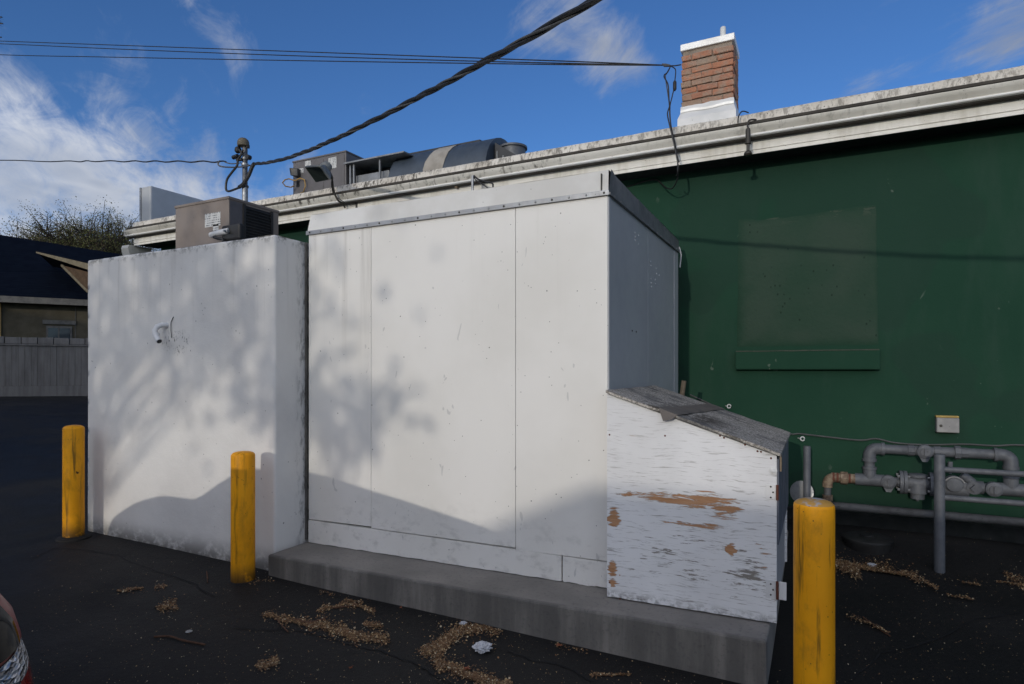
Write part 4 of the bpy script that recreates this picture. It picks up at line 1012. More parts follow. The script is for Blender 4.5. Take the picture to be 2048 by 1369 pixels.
# hanging lamp socket on the gutter
ls = thing('lamp_socket', tuple(P(1497, 256, 5.88)), 'dark bronze lamp socket hanging from the gutter by its wire', 'lamp')
q = P(1496, 256, 5.87)
pz = lambda v: P(1496, v, 5.87).z - q.z
MB().lathe([(.005, 0), (.018, pz(258)), (.021, pz(262)), (.021, pz(284)), (.026, pz(285)), (.026, pz(288)), (.014, pz(289)), (.014, pz(302)), (.034, pz(306)), (.036, pz(309)), (.024, pz(312))][::-1], q).build('socket', 'lamp_bronze', ls, smooth=True)
MB().tube(spline([q, P(1495, 250, 5.87), P(1497, 243, 5.88), P(1502, 240, 5.92), P(1512, 240, 5.98)]), .008, 8).build('lead', 'lamp_bronze', ls, smooth=True)
MB().tube(spline([P(1476, 246, 5.92), P(1477, 234, 5.97), P(1482, 225, 6.02), P(1488, 223, 6.06), P(1497, 226, 6.1)]), .006, 6).build('stub_wire', 'cable_black', ls, smooth=True)

# floodlight on its arm
fl = thing('floodlight', tuple(P(662, 395, 5.9)), 'weathered grey floodlight on an arm over the gutter', 'floodlight')
c4 = [P(608, 334, 5.52), P(640, 332.5, 5.52), P(660.5, 360, 5.66), P(631, 366, 5.66)]
nrm = (c4[1] - c4[0]).cross(c4[3] - c4[0]).normalized()
if nrm.y > 0: nrm = -nrm
cen4 = sum(c4, Vector()) / 4
fr = [cen4 + (p - cen4) * 1.0 for p in c4]; bk = [cen4 + (p - cen4) * .97 - nrm * .035 for p in c4]; b2k = [cen4 + (p - cen4) * .55 - nrm * .13 for p in c4]
b = MB(); b.hexa(fr + bk); b.hexa(bk + b2k); b.build('housing', 'floodlight_grey', fl, bevel=.008)
gl = [cen4 + (p - cen4) * .86 + nrm * .002 for p in c4]; b = MB(); b.hexa(gl + [p + nrm * .004 for p in gl]); lens = b.build('lens', 'flood_glass', fl)
k0 = cen4 - nrm * .13; b = MB(); b.lathe([(.06, 0), (.07, .03), (.06, .09), (.03, .11)], k0, -nrm, 16); b.build('ballast_can', 'floodlight_grey', fl, smooth=True)
MB().tube(spline([k0 - nrm * .06, P(662, 352, 5.72), P(664, 358, 5.78)]), .018, 8).build('knuckle', 'lamp_bronze', fl, smooth=True)
MB().tube(spline([P(664, 356, 5.78), P(665, 366, 5.8), P(667, 380, 5.84), P(671, 392, 5.87), P(677, 402, 5.9), P(686, 408, 5.96), P(690, 416, 6.0)]), .012, 8).build('arm', 'lamp_bronze', fl, smooth=True)
MB().tube(spline([P(664, 358, 5.77), P(663, 372, 5.81), P(668, 390, 5.86), P(684, 402, 5.93), P(700, 410, 6.0), P(712, 408, 6.04)]), .005, 6).build('lead', 'cable_black', fl, smooth=True)

# conduit and cables dropping from the gutter on to the cold room
cd = thing('roof_conduit', tuple(P(945, 378, 5.8)), 'short bright metal conduit with black cables behind the cold room parapet', 'conduit')
MB().tube([P(945, 352, 5.83), P(945, 376, 5.83), P(945, 400, 5.83)], .014, 10).build('conduit', 'galvanised', cd, smooth=True)
for px in ([(948, 352), (955, 358), (968, 363), (984, 367), (986, 374), (986, 385)], [(947, 354), (953, 362), (965, 369), (974, 376), (976, 385)], [(947, 356), (956, 364), (970, 372), (978, 380)]):
    MB().tube(curve(px, 5.85, .01), .010 if px[1][1] == 358 else .006, 8).build('cable', 'cable_black', cd, smooth=True)
q = P(915, 373, 6.03)
tag(MB().lathe([(.028, 0), (.028, .006), (.012, .01), (.012, .045), (.018, .05)], (q.x, 6.04, q.z), (0, -1, -.3), 12).build('hook', 'pipe_rust', smooth=True), 'rusty little hook on the white fascia above the cold room', 'hook')

# ------------------------------------------------------------------ gas piping on the green wall
gy = 6.14
gas = thing('gas_piping', tuple(P(1830, 1000, gy)), 'grey gas pipe loop with valves and regulator on the green wall', 'pipework')
def elbow(a, corner, c, r, rad=.07):
    a, k, c = Vector(a), Vector(corner), Vector(c); d1, d2 = (a - k).normalized(), (c - k).normalized()
    pts = [k + d1 * rad * (1 - t) ** 2 + d2 * rad * t ** 2 for t in np.linspace(0, 1, 9)]
    return pts
rp = .041
tl, tr = P(1739, 899, gy), P(2022, 909, gy); bl, br = P(1739, 961, gy), P(2022, 979, gy)
zt_, zb_ = (tl.z + tr.z) / 2, (bl.z + br.z) / 2
tl.z = tr.z = zt_; bl.z = br.z = zb_
MB().tube([tl + Vector((.03, 0, 0)), tr - Vector((.03, 0, 0))], rp, 14).build('bypass_pipe', 'pipe_grey', gas, smooth=True)
MB().tube([tl - Vector((0, 0, .03)), bl], rp, 14).build('riser', 'pipe_grey', gas, smooth=True)
MB().tube([tr - Vector((0, 0, .03)), br], rp, 14).build('riser', 'pipe_grey', gas, smooth=True)
for k, other, dn in ((tl, tr, bl), (tr, tl, br)):
    o = MB().tube([k + (other - k).normalized() * .10] + elbow(other, k, dn, rp) + [k - Vector((0, 0, .10))], .050, 14).build('elbow', 'pipe_grey', gas, smooth=True)
    for c_, ax in ((k + (other - k).normalized() * .10, (1, 0, 0)), (k - Vector((0, 0, .10)), (0, 0, 1))): MB().lathe([(.056, -.012), (.056, .012)], c_, ax, 16).build('collar', 'pipe_grey', o, smooth=True)
x0 = P(1655, 957, gy).x
MB().tube([(x0 + .04, gy, zb_), (br.x + .5, gy, zb_)], rp * .95, 14).build('main_pipe', 'pipe_grey', gas, smooth=True)
rx0, rx1 = x0 + .03, P(1715, 955, gy).x
MB().tube([(rx0, gy, zb_), (rx1, gy, zb_)], rp * 1.02, 14).build('rusty_section', 'pipe_rust', gas, smooth=True)
ek = Vector((x0, gy, zb_)); MB().tube([ek + Vector((.07, 0, 0))] + elbow(ek + Vector((1, 0, 0)), ek, ek - Vector((0, 0, 1)), rp) + [ek - Vector((0, 0, .09))], .042, 14).build('elbow', 'pipe_rust', gas, smooth=True)
MB().tube([ek - Vector((0, 0, .08)), Vector((x0, gy, G(x0, gy) - .05))], .030, 12).build('drop_pipe', 'pipe_dirty', gas, smooth=True)
MB().lathe([(.042, 0), (.042, .05)], (x0, gy, zb_ - .21)).build('coupling', 'pipe_rust', gas, smooth=True)
for u in (1667, 1675, 1699): x = P(u, 955, gy).x; MB().lathe([(rp * 1.06, -.008), (rp * 1.06, .008)], (x, gy, zb_), (1, 0, 0), 16).build('rust_band', 'rust_ring', gas)
x = P(1688, 955, gy).x; MB().lathe([(.050, -.03), (.056, -.025), (.056, .025), (.050, .03)], (x, gy, zb_), (1, 0, 0), 8).build('union_nut', 'pipe_rust', gas)
for k in (bl, br):
    o = MB().lathe([(.052, -.11), (.052, .11)], k, (1, 0, 0), 16).build('tee', 'pipe_grey', gas, smooth=True)
    MB().lathe([(.051, 0), (.051, .09), (.056, .095), (.056, .115)], k, (0, 0, 1), 16).build('collar', 'pipe_grey', o, smooth=True)
def plug_valve(u, v, z, face=.05, lug=True):
    c_ = P(u, v, gy); c_.z = z
    o = MB().lathe([(.036, -.12), (.046, -.115), (.046, -.07), (.038, -.065), (.038, .065), (.046, .07), (.046, .115), (.036, .12)], c_, (1, 0, 0), 10).build('plug_valve', 'pipe_grey', gas)
    MB().lathe([(.058, 0), (.058, .05), (.05, .056), (.034, .058), (.034, .07)], c_ - Vector((0, .01, 0)), (0, -1, 0), 20).build('bonnet', 'pipe_grey', o, smooth=True)
    MB().box(c_.x - .008, c_.x + .008, c_.y - .10, c_.y - .075, c_.z - .028, c_.z + .028).build('key', 'pipe_grey', o)
    if lug:
        b = MB(); y0, y1 = c_.y - .055, c_.y - .040
        pr = [(-.04, -.04), (.04, -.04), (.018, -.085), (-.018, -.085)]
        b.add([(c_.x + a, y0, c_.z + d) for a, d in pr] + [(c_.x + a, y1, c_.z + d) for a, d in pr], [(0, 1, 2, 3), (7, 6, 5, 4)] + [(i, (i + 1) % 4, (i + 1) % 4 + 4, i + 4) for i in range(4)])
        b.build('lock_lug', 'pipe_grey', o)
plug_valve(1848, 901, zt_); plug_valve(1776, 965, zb_); plug_valve(1985, 978, zb_, lug=False)
for u in (1917,): x = P(u, 903, gy).x; MB().lathe([(.040, -.07), (.040, -.03), (.056, -.028), (.056, .012), (.044, .016), (.044, .06)], (x, gy, zt_), (1, 0, 0), 8).build('union', 'pipe_grey', gas)
# strainer, regulator body
c_ = P(1835, 968, gy); c_.z = zb_
reg = MB().lathe([(.05, -.10), (.062, -.06), (.068, 0), (.062, .06), (.05, .10)], c_, (1, 0, 0), 18).build('strainer_body', 'pipe_grey', gas, smooth=True)
MB().lathe([(.052, -.13), (.052, -.085), (.075, -.08), (.075, 0)], c_, (0, 0, 1), 20).build('strainer_pot', 'pipe_grey', reg, smooth=True)
MB().lathe([(.012, -.15), (.012, -.13)], c_, (0, 0, 1), 8).build('drain_plug', 'pipe_grey', reg)
MB().lathe([(.07, .055), (.07, .075), (.05, .08)], c_, (0, 0, 1), 20).build('top_flange', 'pipe_grey', reg, smooth=True)
for u in (1806, 1866):
    x = P(u, 968, gy).x; fo = MB().lathe([(.06, -.03), (.098, -.028), (.098, -.003), (.09, 0), (.098, .003), (.098, .028), (.06, .03)], (x, gy, zb_), (1, 0, 0), 24).build('flange', 'pipe_grey', gas, smooth=True)
    for k in range(4):
        a_ = math.pi / 4 + k * math.pi / 2; MB().lathe([(.011, -.045), (.011, .045)], (x, gy + math.cos(a_) * .078, zb_ + math.sin(a_) * .078), (1, 0, 0), 6).build('bolt', 'galvanised', fo)
c_ = P(1905, 975, gy); c_.z = zb_
mt = MB().lathe([(.04, -.06), (.065, -.04), (.07, 0), (.065, .03), (.04, .05)], c_ + Vector((0, -.02, .02)), (0, 1, 0), 24).build('regulator', 'pipe_grey', gas, smooth=True)
MB().lathe([(.055, 0), (.055, .004), (.05, .006)], c_ + Vector((0, -.085, .02)), (0, -1, 0), 24).build('dial', 'pipe_grey', mt, smooth=True)
MB().lathe([(.045, -.09), (.055, -.08), (.055, .08), (.045, .09)], c_ + Vector((.02, 0, -.03)), (1, 0, 0), 14).build('regulator_body', 'pipe_grey', mt, smooth=True)
MB().tube([c_ + Vector((.075 * math.cos(t), -.09, .0 + .085 * math.sin(t))) for t in np.linspace(.5, 2.5, 10)], .006, 6).build('guard_arc', 'box_metal', mt, smooth=True)
MB().tube([c_ + Vector((-.02, -.03, .10)), c_ + Vector((-.02, -.03, .19))], .010, 8).build('vent_stem', 'pipe_grey', mt, smooth=True)
MB().lathe([(.018, 0), (.018, .04)], c_ + Vector((-.02, -.03, .16)), (0, 0, 1), 8).build('vent_cap', 'pipe_grey', mt)
MB().tube([c_ + Vector((.06, -.02, .10)), c_ + Vector((.12, -.02, .05)), c_ + Vector((.15, -.01, 0))], .035, 10).build('outlet_arm', 'pipe_grey', mt, smooth=True)
c_ = P(1945, 975, gy); c_.z = zb_
o = MB().lathe([(.052, -.07), (.055, 0), (.052, .07)], c_, (1, 0, 0), 14).build('cross_fitting', 'pipe_grey', gas, smooth=True)
MB().lathe([(.052, 0), (.052, .06), (.03, .065)], c_, (0, -1, 0), 16).build('boss', 'pipe_grey', o, smooth=True)
MB().box(-.022, .022, -.03, 0, -.022, .022).build('square_plug', 'pipe_grey', o).location = c_ + Vector((0, -.065, 0))
bpy.data.objects['square_plug'].rotation_euler = (0, R(45), 0)

wl = MB().tube([(P(1600, 1004, 6.2).x, 6.2, P(1669, 1012, 6.2).z), (XR - .2, 6.2, P(2040, 1046, 6.2).z)], .036, 14)
tag(wl.build('low_pipe', 'pipe_dirty', smooth=True), 'long dirty grey pipe running low along the green wall', 'pipe')
gp = P(1879, 1120, 5.62)
rail = thing('guard_rail', (gp.x, 5.62, G(gp.x, 5.62)), 'grey pipe guard rail with one post before the gas piping', 'guard rail')
MB().lathe([(.036, -.15), (.036, .2), (.036, P(1879, 912, 5.62).z - G(gp.x, 5.62)), (.031, P(1879, 909, 5.62).z - G(gp.x, 5.62))], (gp.x, 5.62, G(gp.x, 5.62))).build('post', 'pipe_grey', rail, smooth=True)
for v in (939, 995):
    q = P(1884, v, 5.62); MB().tube([q, q + Vector((2.4, 0, 0))], .022, 12).build('rail', 'pipe_grey', rail, smooth=True)
MB().lathe([(.046, -.15), (.046, .86)], (gp.x + 2.4, 5.62, G(gp.x + 2.4, 5.62))).build('post', 'pipe_grey', rail, smooth=True)
q = P(1614, 940, 5.95); g0 = G(q.x, 5.95)
vp = thing('vent_pipe', (q.x, 5.95, g0), 'short upright grey pipe stub behind the nearest yellow bollard', 'pipe')
MB().lathe([(.030, -.05), (.030, P(1614, 894, 5.95).z - g0), (.026, P(1614, 892.5, 5.95).z - g0)], (q.x, 5.95, g0)).build('pipe', 'pipe_grey', vp, smooth=True)
q2 = P(1605, 985, 6.0); MB().lathe([(.07, 0), (.10, .01), (.10, .025), (.08, .03)], q2, (-.3, -1, .2), 20).build('flange_disc', 'galvanised', vp, smooth=True)
q = P(1367, 778, 5.6); tag(MB().tube([Vector((q.x - .03, 5.6, .3)), P(1364, 790, 5.6), P(1368, 762, 5.6)], .022, 8).build('wooden_stake', 'wood_bare', smooth=True), 'weathered wooden stake end behind the plywood bin lid', 'stake')
# junction box
a, c = P(1873, 836, 6.27), P(1919, 867, 6.27)
jb = thing('junction_box', ((a.x + c.x) / 2, 6.3, c.z), 'small grey metal junction box with yellow caulk on the green wall', 'electrical box')
MB().box(a.x, c.x, 6.27, WY - .001, c.z, a.z).build('casing', 'box_metal', jb, bevel=.005)
MB().box(a.x + .004, c.x - .004, 6.264, 6.2695, c.z + .004, a.z - .004).build('cover', 'box_metal', jb, bevel=.003)
q = P(1882, 852, 6.26); MB().lathe([(.011, 0), (.011, .006), (.006, .008)], (q.x, 6.264, q.z), (0, -1, 0), 12).build('lock', 'lamp_bronze', jb)
MB().box(a.x - .002, c.x + .002, 6.29, WY - .001, a.z + .0005, a.z + .018).build('caulk', 'caulk_yellow', jb, bevel=.006)
# cable clipped along the wall, with cup hooks
pts = [P(u, v, 6.335) for u, v in ((1380, 790), (1470, 830), (1572, 866), (1600, 868), (1660, 875), (1720, 881), (1752, 878), (1790, 886), (1850, 890), (1930, 889), (1990, 892), (2048, 891), (2200, 905))]
tag(MB().tube(spline(pts), .0075, 6).build('wall_cable', 'cable_grey', smooth=True), 'thin grey cable sagging along the green wall above the gas piping', 'cable')
for (u, v, lab) in ((1605, 878, 'white ring hook on the green wall right of the bin lid'), (1458, 813, 'white ring hook on the green wall above the bin lid')):
    q = P(u, v, 6.30); o = MB().tube([q + Vector((.017 * math.cos(t), .010 * math.sin(t), .017 * math.sin(t))) for t in np.linspace(0, 2 * math.pi * .93, 14)], .0055, 6)
    o.tube([q + Vector((-.015, 0, 0)), q + Vector((-.04, .05, .0))], .005, 6)
    tag(o.build('ring_hook', 'opal', smooth=True), lab, 'hook')
# dark round cover lying by the wall
q = P(1734, 1058, 5.92); g0 = G(q.x, 5.92) - .01
tub = thing('round_cover', (q.x, 5.92, g0), 'dark round flat cover lying on the ground under the gas piping', 'cover')
MB().lathe([(.185, -.06), (.19, .012), (.192, .02), (.19, .034), (.175, .042), (.06, .05), (0, .05)], (q.x, 5.92, g0), n=36).build('disc', 'ac_dark', tub, smooth=True)
MB().lathe([(.05, .05), (.05, .058), (.03, .062)], (q.x, 5.92, g0), n=20).build('knob', 'plastic_black', tub, smooth=True)

# ------------------------------------------------------------------ litter on the ground
def gpt(u, v, up=.0): p = PGr(u, v); p.z += .012 * noise.noise((p.x * .7, p.y * .7, 0)) + up; return p
def build_chaff():
    b = MB()
    bands = [  # polyline in the photo, half width (px), number of flakes
        ([(235, 1183), (285, 1178)], 7, 420), ([(310, 1176), (333, 1174)], 4, 120), ([(318, 1220), (350, 1203)], 9, 520), ([(312, 1216), (355, 1217)], 5, 260),
        ([(530, 1232), (565, 1238), (610, 1246), (660, 1258)], 13, 2600), ([(650, 1256), (700, 1270), (775, 1284)], 13, 2300), ([(680, 1260), (715, 1284)], 10, 900), ([(728, 1249), (762, 1256)], 7, 420),
        ([(638, 1222), (690, 1208), (710, 1210), (748, 1225)], 8, 1200), ([(690, 1200), (725, 1207)], 4, 220), ([(515, 1334), (555, 1326)], 9, 650),
        ([(1010, 1250), (960, 1258), (915, 1266), (880, 1290), (845, 1308)], 17, 3600), ([(905, 1270), (880, 1305), (870, 1320), (915, 1345), (960, 1362), (1020, 1372)], 17, 4200), ([(925, 1255), (985, 1262)], 6, 380), ([(1180, 1353), (1262, 1352)], 4, 260),
        ([(1650, 1095), (1700, 1098), (1760, 1105), (1835, 1122)], 15, 2400), ([(1672, 1118), (1740, 1122), (1800, 1124)], 9, 1100), ([(1660, 1130), (1700, 1140), (1715, 1150)], 16, 1300), ([(1690, 1120), (1720, 1160)], 7, 500),
        ([(1802, 1148), (1840, 1166), (1875, 1182)], 8, 620), ([(1895, 1195), (1948, 1206)], 4, 200), ([(1925, 1131), (1962, 1137)], 4, 160), ([(2010, 1122), (2060, 1140)], 9, 420), ([(1995, 1163), (2055, 1178)], 6, 360), ([(1695, 1238), (1735, 1250), (1778, 1272)], 5, 260),
        ([(640, 1183), (665, 1190)], 6, 60), ([(1110, 1290), (1180, 1305)], 9, 70), ([(500, 1170), (560, 1150)], 8, 80)]
    for pl, w, n in bands:
        seg = [math.hypot(c[0] - a[0], c[1] - a[1]) for a, c in zip(pl, pl[1:])]; tot = sum(seg)
        for _ in range(n):
            s_ = rnd.uniform(0, tot); i = 0
            while i < len(seg) - 1 and s_ > seg[i]: s_ -= seg[i]; i += 1
            t = s_ / seg[i]; a, c = pl[i], pl[i + 1]
            ww = w * max(.12, .85 + 1.5 * noise.noise(((a[0] + (c[0] - a[0]) * t) * .045, a[1] * .02, n * .01)))
            r_ = rnd.gauss(0, .42) * (3.2 if rnd.random() < .13 else 1)
            u = a[0] + (c[0] - a[0]) * t + rnd.gauss(0, .35) * w * .9; v = a[1] + (c[1] - a[1]) * t + r_ * ww * .8 + w * .8 * noise.noise((s_ * .04 + n, i, 0))
            flake(b, u, v)
    for _ in range(2600): flake(b, rnd.uniform(60, 1560), rnd.uniform(1110, 1372), True)
    for _ in range(900): flake(b, rnd.uniform(1640, 2060), rnd.uniform(1070, 1372), True)
    o = b.build('chaff', ['flake_0', 'flake_1', 'flake_2', 'flake_3'], fix=False, kind='stuff')
    o['label'] = 'drifts of tan seed chaff scattered on the asphalt'; o['category'] = 'chaff'
def flake(b, u, v, grit=False):
    p = gpt(u, v, rnd.uniform(.003, .012)); p.z += .012 * smst(3.5, 4.0, p.y)
    if p.y > 3.43 and -3.93 < p.x < -.2: return
    if p.y > 3.5 and p.x < -3.8: return
    sz = rnd.uniform(.0035, .0085) * (.55 if grit else 1.0); a = rnd.uniform(0, 6.28); e = rnd.uniform(.35, .8); ti = rnd.uniform(-.6, .6); tj = rnd.uniform(-.6, .6)
    ca, sa = math.cos(a), math.sin(a); vs = []
    for x, y in ((-1, 0), (0, -e), (1, 0), (0, e)):
        X, Y = (x * ca - y * sa) * sz, (x * sa + y * ca) * sz; vs.append((p.x + X, p.y + Y, p.z + X * ti + Y * tj))
    k = rnd.random(); mi = 0 if k < .44 else 1 if k < .76 else 2 if k < .94 else 3
    if grit: mi = rnd.choice((0, 1, 2, 2, 3))
    b.add(vs, [(0, 1, 2, 3)], mi)
build_chaff()

def crumple(u, v, rad, name, label, matn, seed, flat=.4):
    p = gpt(u, v); bm = bmesh.new(); bmesh.ops.create_icosphere(bm, subdivisions=4, radius=rad)
    for q in bm.verts:
        d = q.co.normalized(); k = 1 + .55 * noise.noise(d * 2.2 + Vector((seed, 0, 0))) + .35 * abs(noise.noise(d * 5 + Vector((0, seed, 0)))) + .18 * noise.noise(d * 11)
        q.co = d * rad * k; q.co.z *= flat
    lo = min(q.co.z for q in bm.verts)
    me = bpy.data.meshes.new(name); bm.to_mesh(me); bm.free(); me.materials.append(M[matn])
    o = bpy.data.objects.new(name, me); C.objects.link(o); o.location = (p.x, p.y, p.z - lo - .002); o.rotation_euler = (0, 0, seed)
    return tag(o, label, 'litter')
crumple(965, 1303, .046, 'crumpled_paper', 'crumpled white paper on the asphalt before the concrete pad', 'rag_white', 1.3, .45)
crumple(926, 1250, .020, 'paper_scrap', 'small white paper scrap in the chaff near the concrete pad', 'rag_white', 4.1, .4)
crumple(1744, 1098, .026, 'paper_scrap', 'pale scrap lying in the chaff behind the nearest bollard', 'rag_white', 2.2, .4)
def lozenge(pts2, name, label, matn, cat, th=.002):
    ps = [gpt(u, v, .006) for u, v in pts2]; b = MB(); n = len(ps); c = sum(ps, Vector()) / n + Vector((0, 0, .006))
    b.add([*ps, c], [(i, (i + 1) % n, n) for i in range(n)]); return tag(b.build(name, matn, fix=False), label, cat)
def dead_leaf(u, v, r, label, rot):
    p = gpt(u, v, .008); b = MB(); n = 10; ring = []
    for i in range(n):
        a = rot + i * 2 * math.pi / n; k = r * (1.0 if i % 2 == 0 else .5) * (1.15 if i == 0 else 1); ring.append(p + Vector((math.cos(a) * k, math.sin(a) * k, rnd.uniform(0, .016))))
    b.add([*ring, p], [(i, (i + 1) % n, n) for i in range(n)]); return tag(b.build('dead_leaf', 'leaf_dead', fix=False), label, 'leaf', 'dead leaves on the asphalt')
dead_leaf(1118, 1295, .022, 'rust red dead leaf close to the concrete pad edge', .4)
dead_leaf(935, 1342, .030, 'dark red dead leaf on the large chaff drift', 2.0)
dead_leaf(702, 1341, .014, 'small brown dead leaf between chaff drifts', 1.0)
dead_leaf(802, 1219, .012, 'tiny brown dead leaf just below the concrete pad', 3.0)
def stick(px, r, label):
    pts = [gpt(u, v, r + .003) for u, v in px]; return tag(MB().tube(spline(pts, 5), r, 6).build('twig', 'stick', smooth=True), label, 'twig', 'twigs on the asphalt')
stick([(308, 1276), (340, 1275), (365, 1283), (410, 1292)], .006, 'long reddish twig lying on the bare asphalt')
stick([(551, 1236), (563, 1252), (576, 1266)], .0045, 'short twig crossing the chaff drift near the middle bollard')
stick([(590, 1241), (620, 1248), (650, 1240)], .007, 'thick brown twig along the top of the chaff drift')
stick([(665, 1218), (700, 1214), (718, 1210)], .005, 'straight tan twig in the small chaff drift by the pad')
stick([(1726, 1236), (1750, 1255), (1780, 1275)], .0045, 'thin twig on the asphalt right of the nearest bollard')
stick([(416, 1160), (413, 1145), (415, 1168)], .003, 'dry weed stem by the foot of the stucco enclosure')
p = gpt(378, 1264, .004); tag(MB().lathe([(.019, 0), (.021, .002), (.018, .005), (0, .006)], p, n=20).build('bottle_cap', 'galvanised', smooth=True), 'pale flat bottle cap on the bare asphalt', 'bottle cap')
p = PX(1572, 1100, BX1 + .06); q = gpt(1577, 1108, .0)

# ------------------------------------------------------------------ red car
def build_car():
    X0, YC, GZ = -1.72, .17, -.05
    car = thing('red_car', (X0 - 2.1, YC, GZ), 'glossy red hatchback car seen by its rear corner and tail light', 'car')
    def sup(t):  # plan outline with rounded corners, returns (fore-aft -1..1, side -1..1)
        c, s = math.cos(t), math.sin(t); e = .28
        return math.copysign(abs(c) ** e, c), math.copysign(abs(s) ** e, s)
    NT = 128
    ts = [2 * math.pi * i / NT for i in range(NT)]
    def hoodz(x, z): return z - (.16 * smst(3.6, 4.5, x)) * smst(.45, .95, z)
    def ring(xr, xf, hw, z, hood=False, bow=.03):
        out = []
        for t in ts:
            a, s = sup(t); x = (xr + xf) / 2 - a * (xf - xr) / 2
            taper = 1 - .05 * smst(.55, 1.0, abs((x - 2.2) / 2.2)) ** 2
            y = s * hw * taper
            x += (bow * 1.8 * (s * s)) * (1 if a > 0 else -1) * smst(.5, 1, abs(a))
            out.append(Vector((X0 - x, YC + y, GZ + (hoodz(x, z) if hood else z))))
        return out
    body = [(.10, 4.42, .74, .19), (.03, 4.48, .83, .24), (.00, 4.52, .865, .36), (.00, 4.52, .872, .46), (.005, 4.52, .878, .56), (.015, 4.51, .882, .64), (.03, 4.50, .884, .70), (.04, 4.49, .882, .745), (.05, 4.48, .878, .79), (.06, 4.46, .872, .83), (.075, 4.44, .862, .87), (.10, 4.38, .84, .91), (.18, 4.25, .79, .955), (.35, 3.9, .70, .985)]
    bz = [q[3] for q in body]; zz = sorted(set(bz + [float(a) for a in np.arange(.58, .90, .0125)]))
    body = [tuple(float(np.interp(z, bz, [q[k] for q in body])) for k in range(3)) + (z,) for z in zz]
    rings = [ring(a, c, h, z, True) for a, c, h, z in body]
    gh = [(.085, 3.62, .845, .895), (.12, 3.44, .835, .95), (.20, 3.30, .82, .99), (.42, 3.16, .795, 1.05), (.78, 3.06, .765, 1.11), (1.10, 2.96, .735, 1.17), (1.42, 2.86, .70, 1.22), (1.70, 2.78, .67, 1.27), (1.95, 2.68, .63, 1.31), (2.15, 2.58, .55, 1.335), (2.3, 2.45, .35, 1.345)]
    grs = [ring(a, c, h, z, False, .02) for a, c, h, z in gh]
    parts = {k: MB() for k in ('body', 'rear_window', 'side_window', 'windscreen', 'lamp', 'redlens', 'bumper', 'headlamp', 'cabin')}
    def emit(rs, cls):
        for i in range(len(rs) - 1):
            for j in range(NT):
                k = (j + 1) % NT; q = [rs[i][j], rs[i][k], rs[i + 1][k], rs[i + 1][j]]; c = sum(q, Vector()) / 4
                parts[cls(c, i)].add(q, [(0, 1, 2, 3)])
        parts['body' if rs is rings else 'cabin'].add(rs[-1], [tuple(range(NT))])
    def cbody(c, i):
        x, y, z = X0 - c.x, abs(c.y - YC), c.z - GZ
        lim = .735 + .05 * smst(.55, .8, y)
        if x < .36 and y > .40 and .60 < z < .885:
            return 'lamp' if z > .69 + .125 * smst(.25, .74, y) else 'redlens'
        if z < .40: return 'bumper'
        if x > 4.1 and y > .40 and .56 < z < .70: return 'headlamp'
        return 'body'
    def cgh(c, i):
        x, y, z = X0 - c.x, abs(c.y - YC), c.z - GZ
        if z > 1.30: return 'cabin'
        hw = np.interp(z, [g_[3] for g_ in gh], [g_[2] for g_ in gh]); xr = np.interp(z, [g_[3] for g_ in gh], [g_[0] for g_ in gh]); xf = np.interp(z, [g_[3] for g_ in gh], [g_[1] for g_ in gh])
        if x < xr + .18 and y < hw - .034: return 'rear_window'
        if x > xf - .16 and y < hw - .05: return 'windscreen'
        if xr + .30 < x < xf - .30 and z > .955 and abs(x - 2.2) > .05: return 'side_window'
        return 'cabin'
    emit(rings, cbody); emit(grs, cgh)
    for k, nm, m in (('body', 'body', 'car_paint'), ('cabin', 'cabin', 'car_paint'), ('rear_window', 'rear_window', 'car_glass'), ('side_window', 'side_window', 'car_glass'), ('windscreen', 'windscreen', 'car_glass'), ('bumper', 'lower_bumper', 'car_trim')):
        b = parts[k]; o = b.build(nm, m, car, fix=False)
        bm = bmesh.new(); bm.from_mesh(o.data); bmesh.ops.remove_doubles(bm, verts=bm.verts, dist=1e-4); bmesh.ops.recalc_face_normals(bm, faces=bm.faces); bm.to_mesh(o.data); bm.free(); o.data.shade_smooth()
    for k, nm, m in (('lamp', 'tail_light', 'lamp_chrome'), ('redlens', 'red_lens', 'lamp_red'), ('headlamp', 'headlight', 'lamp_chrome')):
        for sgn in (-1, 1):
            b = MB()
            for f in parts[k].f:
                vs = [Vector(parts[k].v[i]) for i in f]
                if (sum(vs, Vector()) / 4 - Vector((0, YC, 0))).y * sgn > 0: b.add([v + Vector((.004, .003 * sgn, 0)) if k != 'headlamp' else v + Vector((-.004, .003 * sgn, 0)) for v in vs], [(0, 1, 2, 3)])
            if b.v:
                o = b.build(nm, m, car, fix=False); bm = bmesh.new(); bm.from_mesh(o.data); bmesh.ops.remove_doubles(bm, verts=bm.verts, dist=1e-4); bmesh.ops.recalc_face_normals(bm, faces=bm.faces); bm.to_mesh(o.data); bm.free(); o.data.shade_smooth()
    # chrome line round the lamp, wheels, mirrors
    wl_ = []
    for x in (.85, 3.55):
        for sgn in (-1, 1):
            c = (X0 - x, YC + sgn * .80, GZ + .31); w = MB().lathe([(.20, -.1), (.30, -.095), (.315, -.06), (.315, .06), (.30, .095), (.20, .1)], c, (0, 1, 0), 32).build('wheel', 'tyre', car, smooth=True)
            MB().lathe([(.20, 0), (.19, .012), (.06, .03), (.05, .035), (0, .036)], (c[0], c[1] + sgn * .085, c[2]), (0, sgn, 0), 24).build('rim', 'rim', w, smooth=True)
    for sgn in (-1, 1):
        c = Vector((X0 - 2.95, YC + sgn * .92, GZ + .93)); b = MB(); b.hexa([c + Vector(v) for v in ((-.05, -.08, -.05), (.06, -.08, -.05), (.06, .08, -.05), (-.05, .08, -.05), (-.03, -.08, .06), (.05, -.08, .06), (.05, .08, .06), (-.03, .08, .06))]); b.build('mirror', 'car_paint', car, bevel=.025)
    return car
build_car()

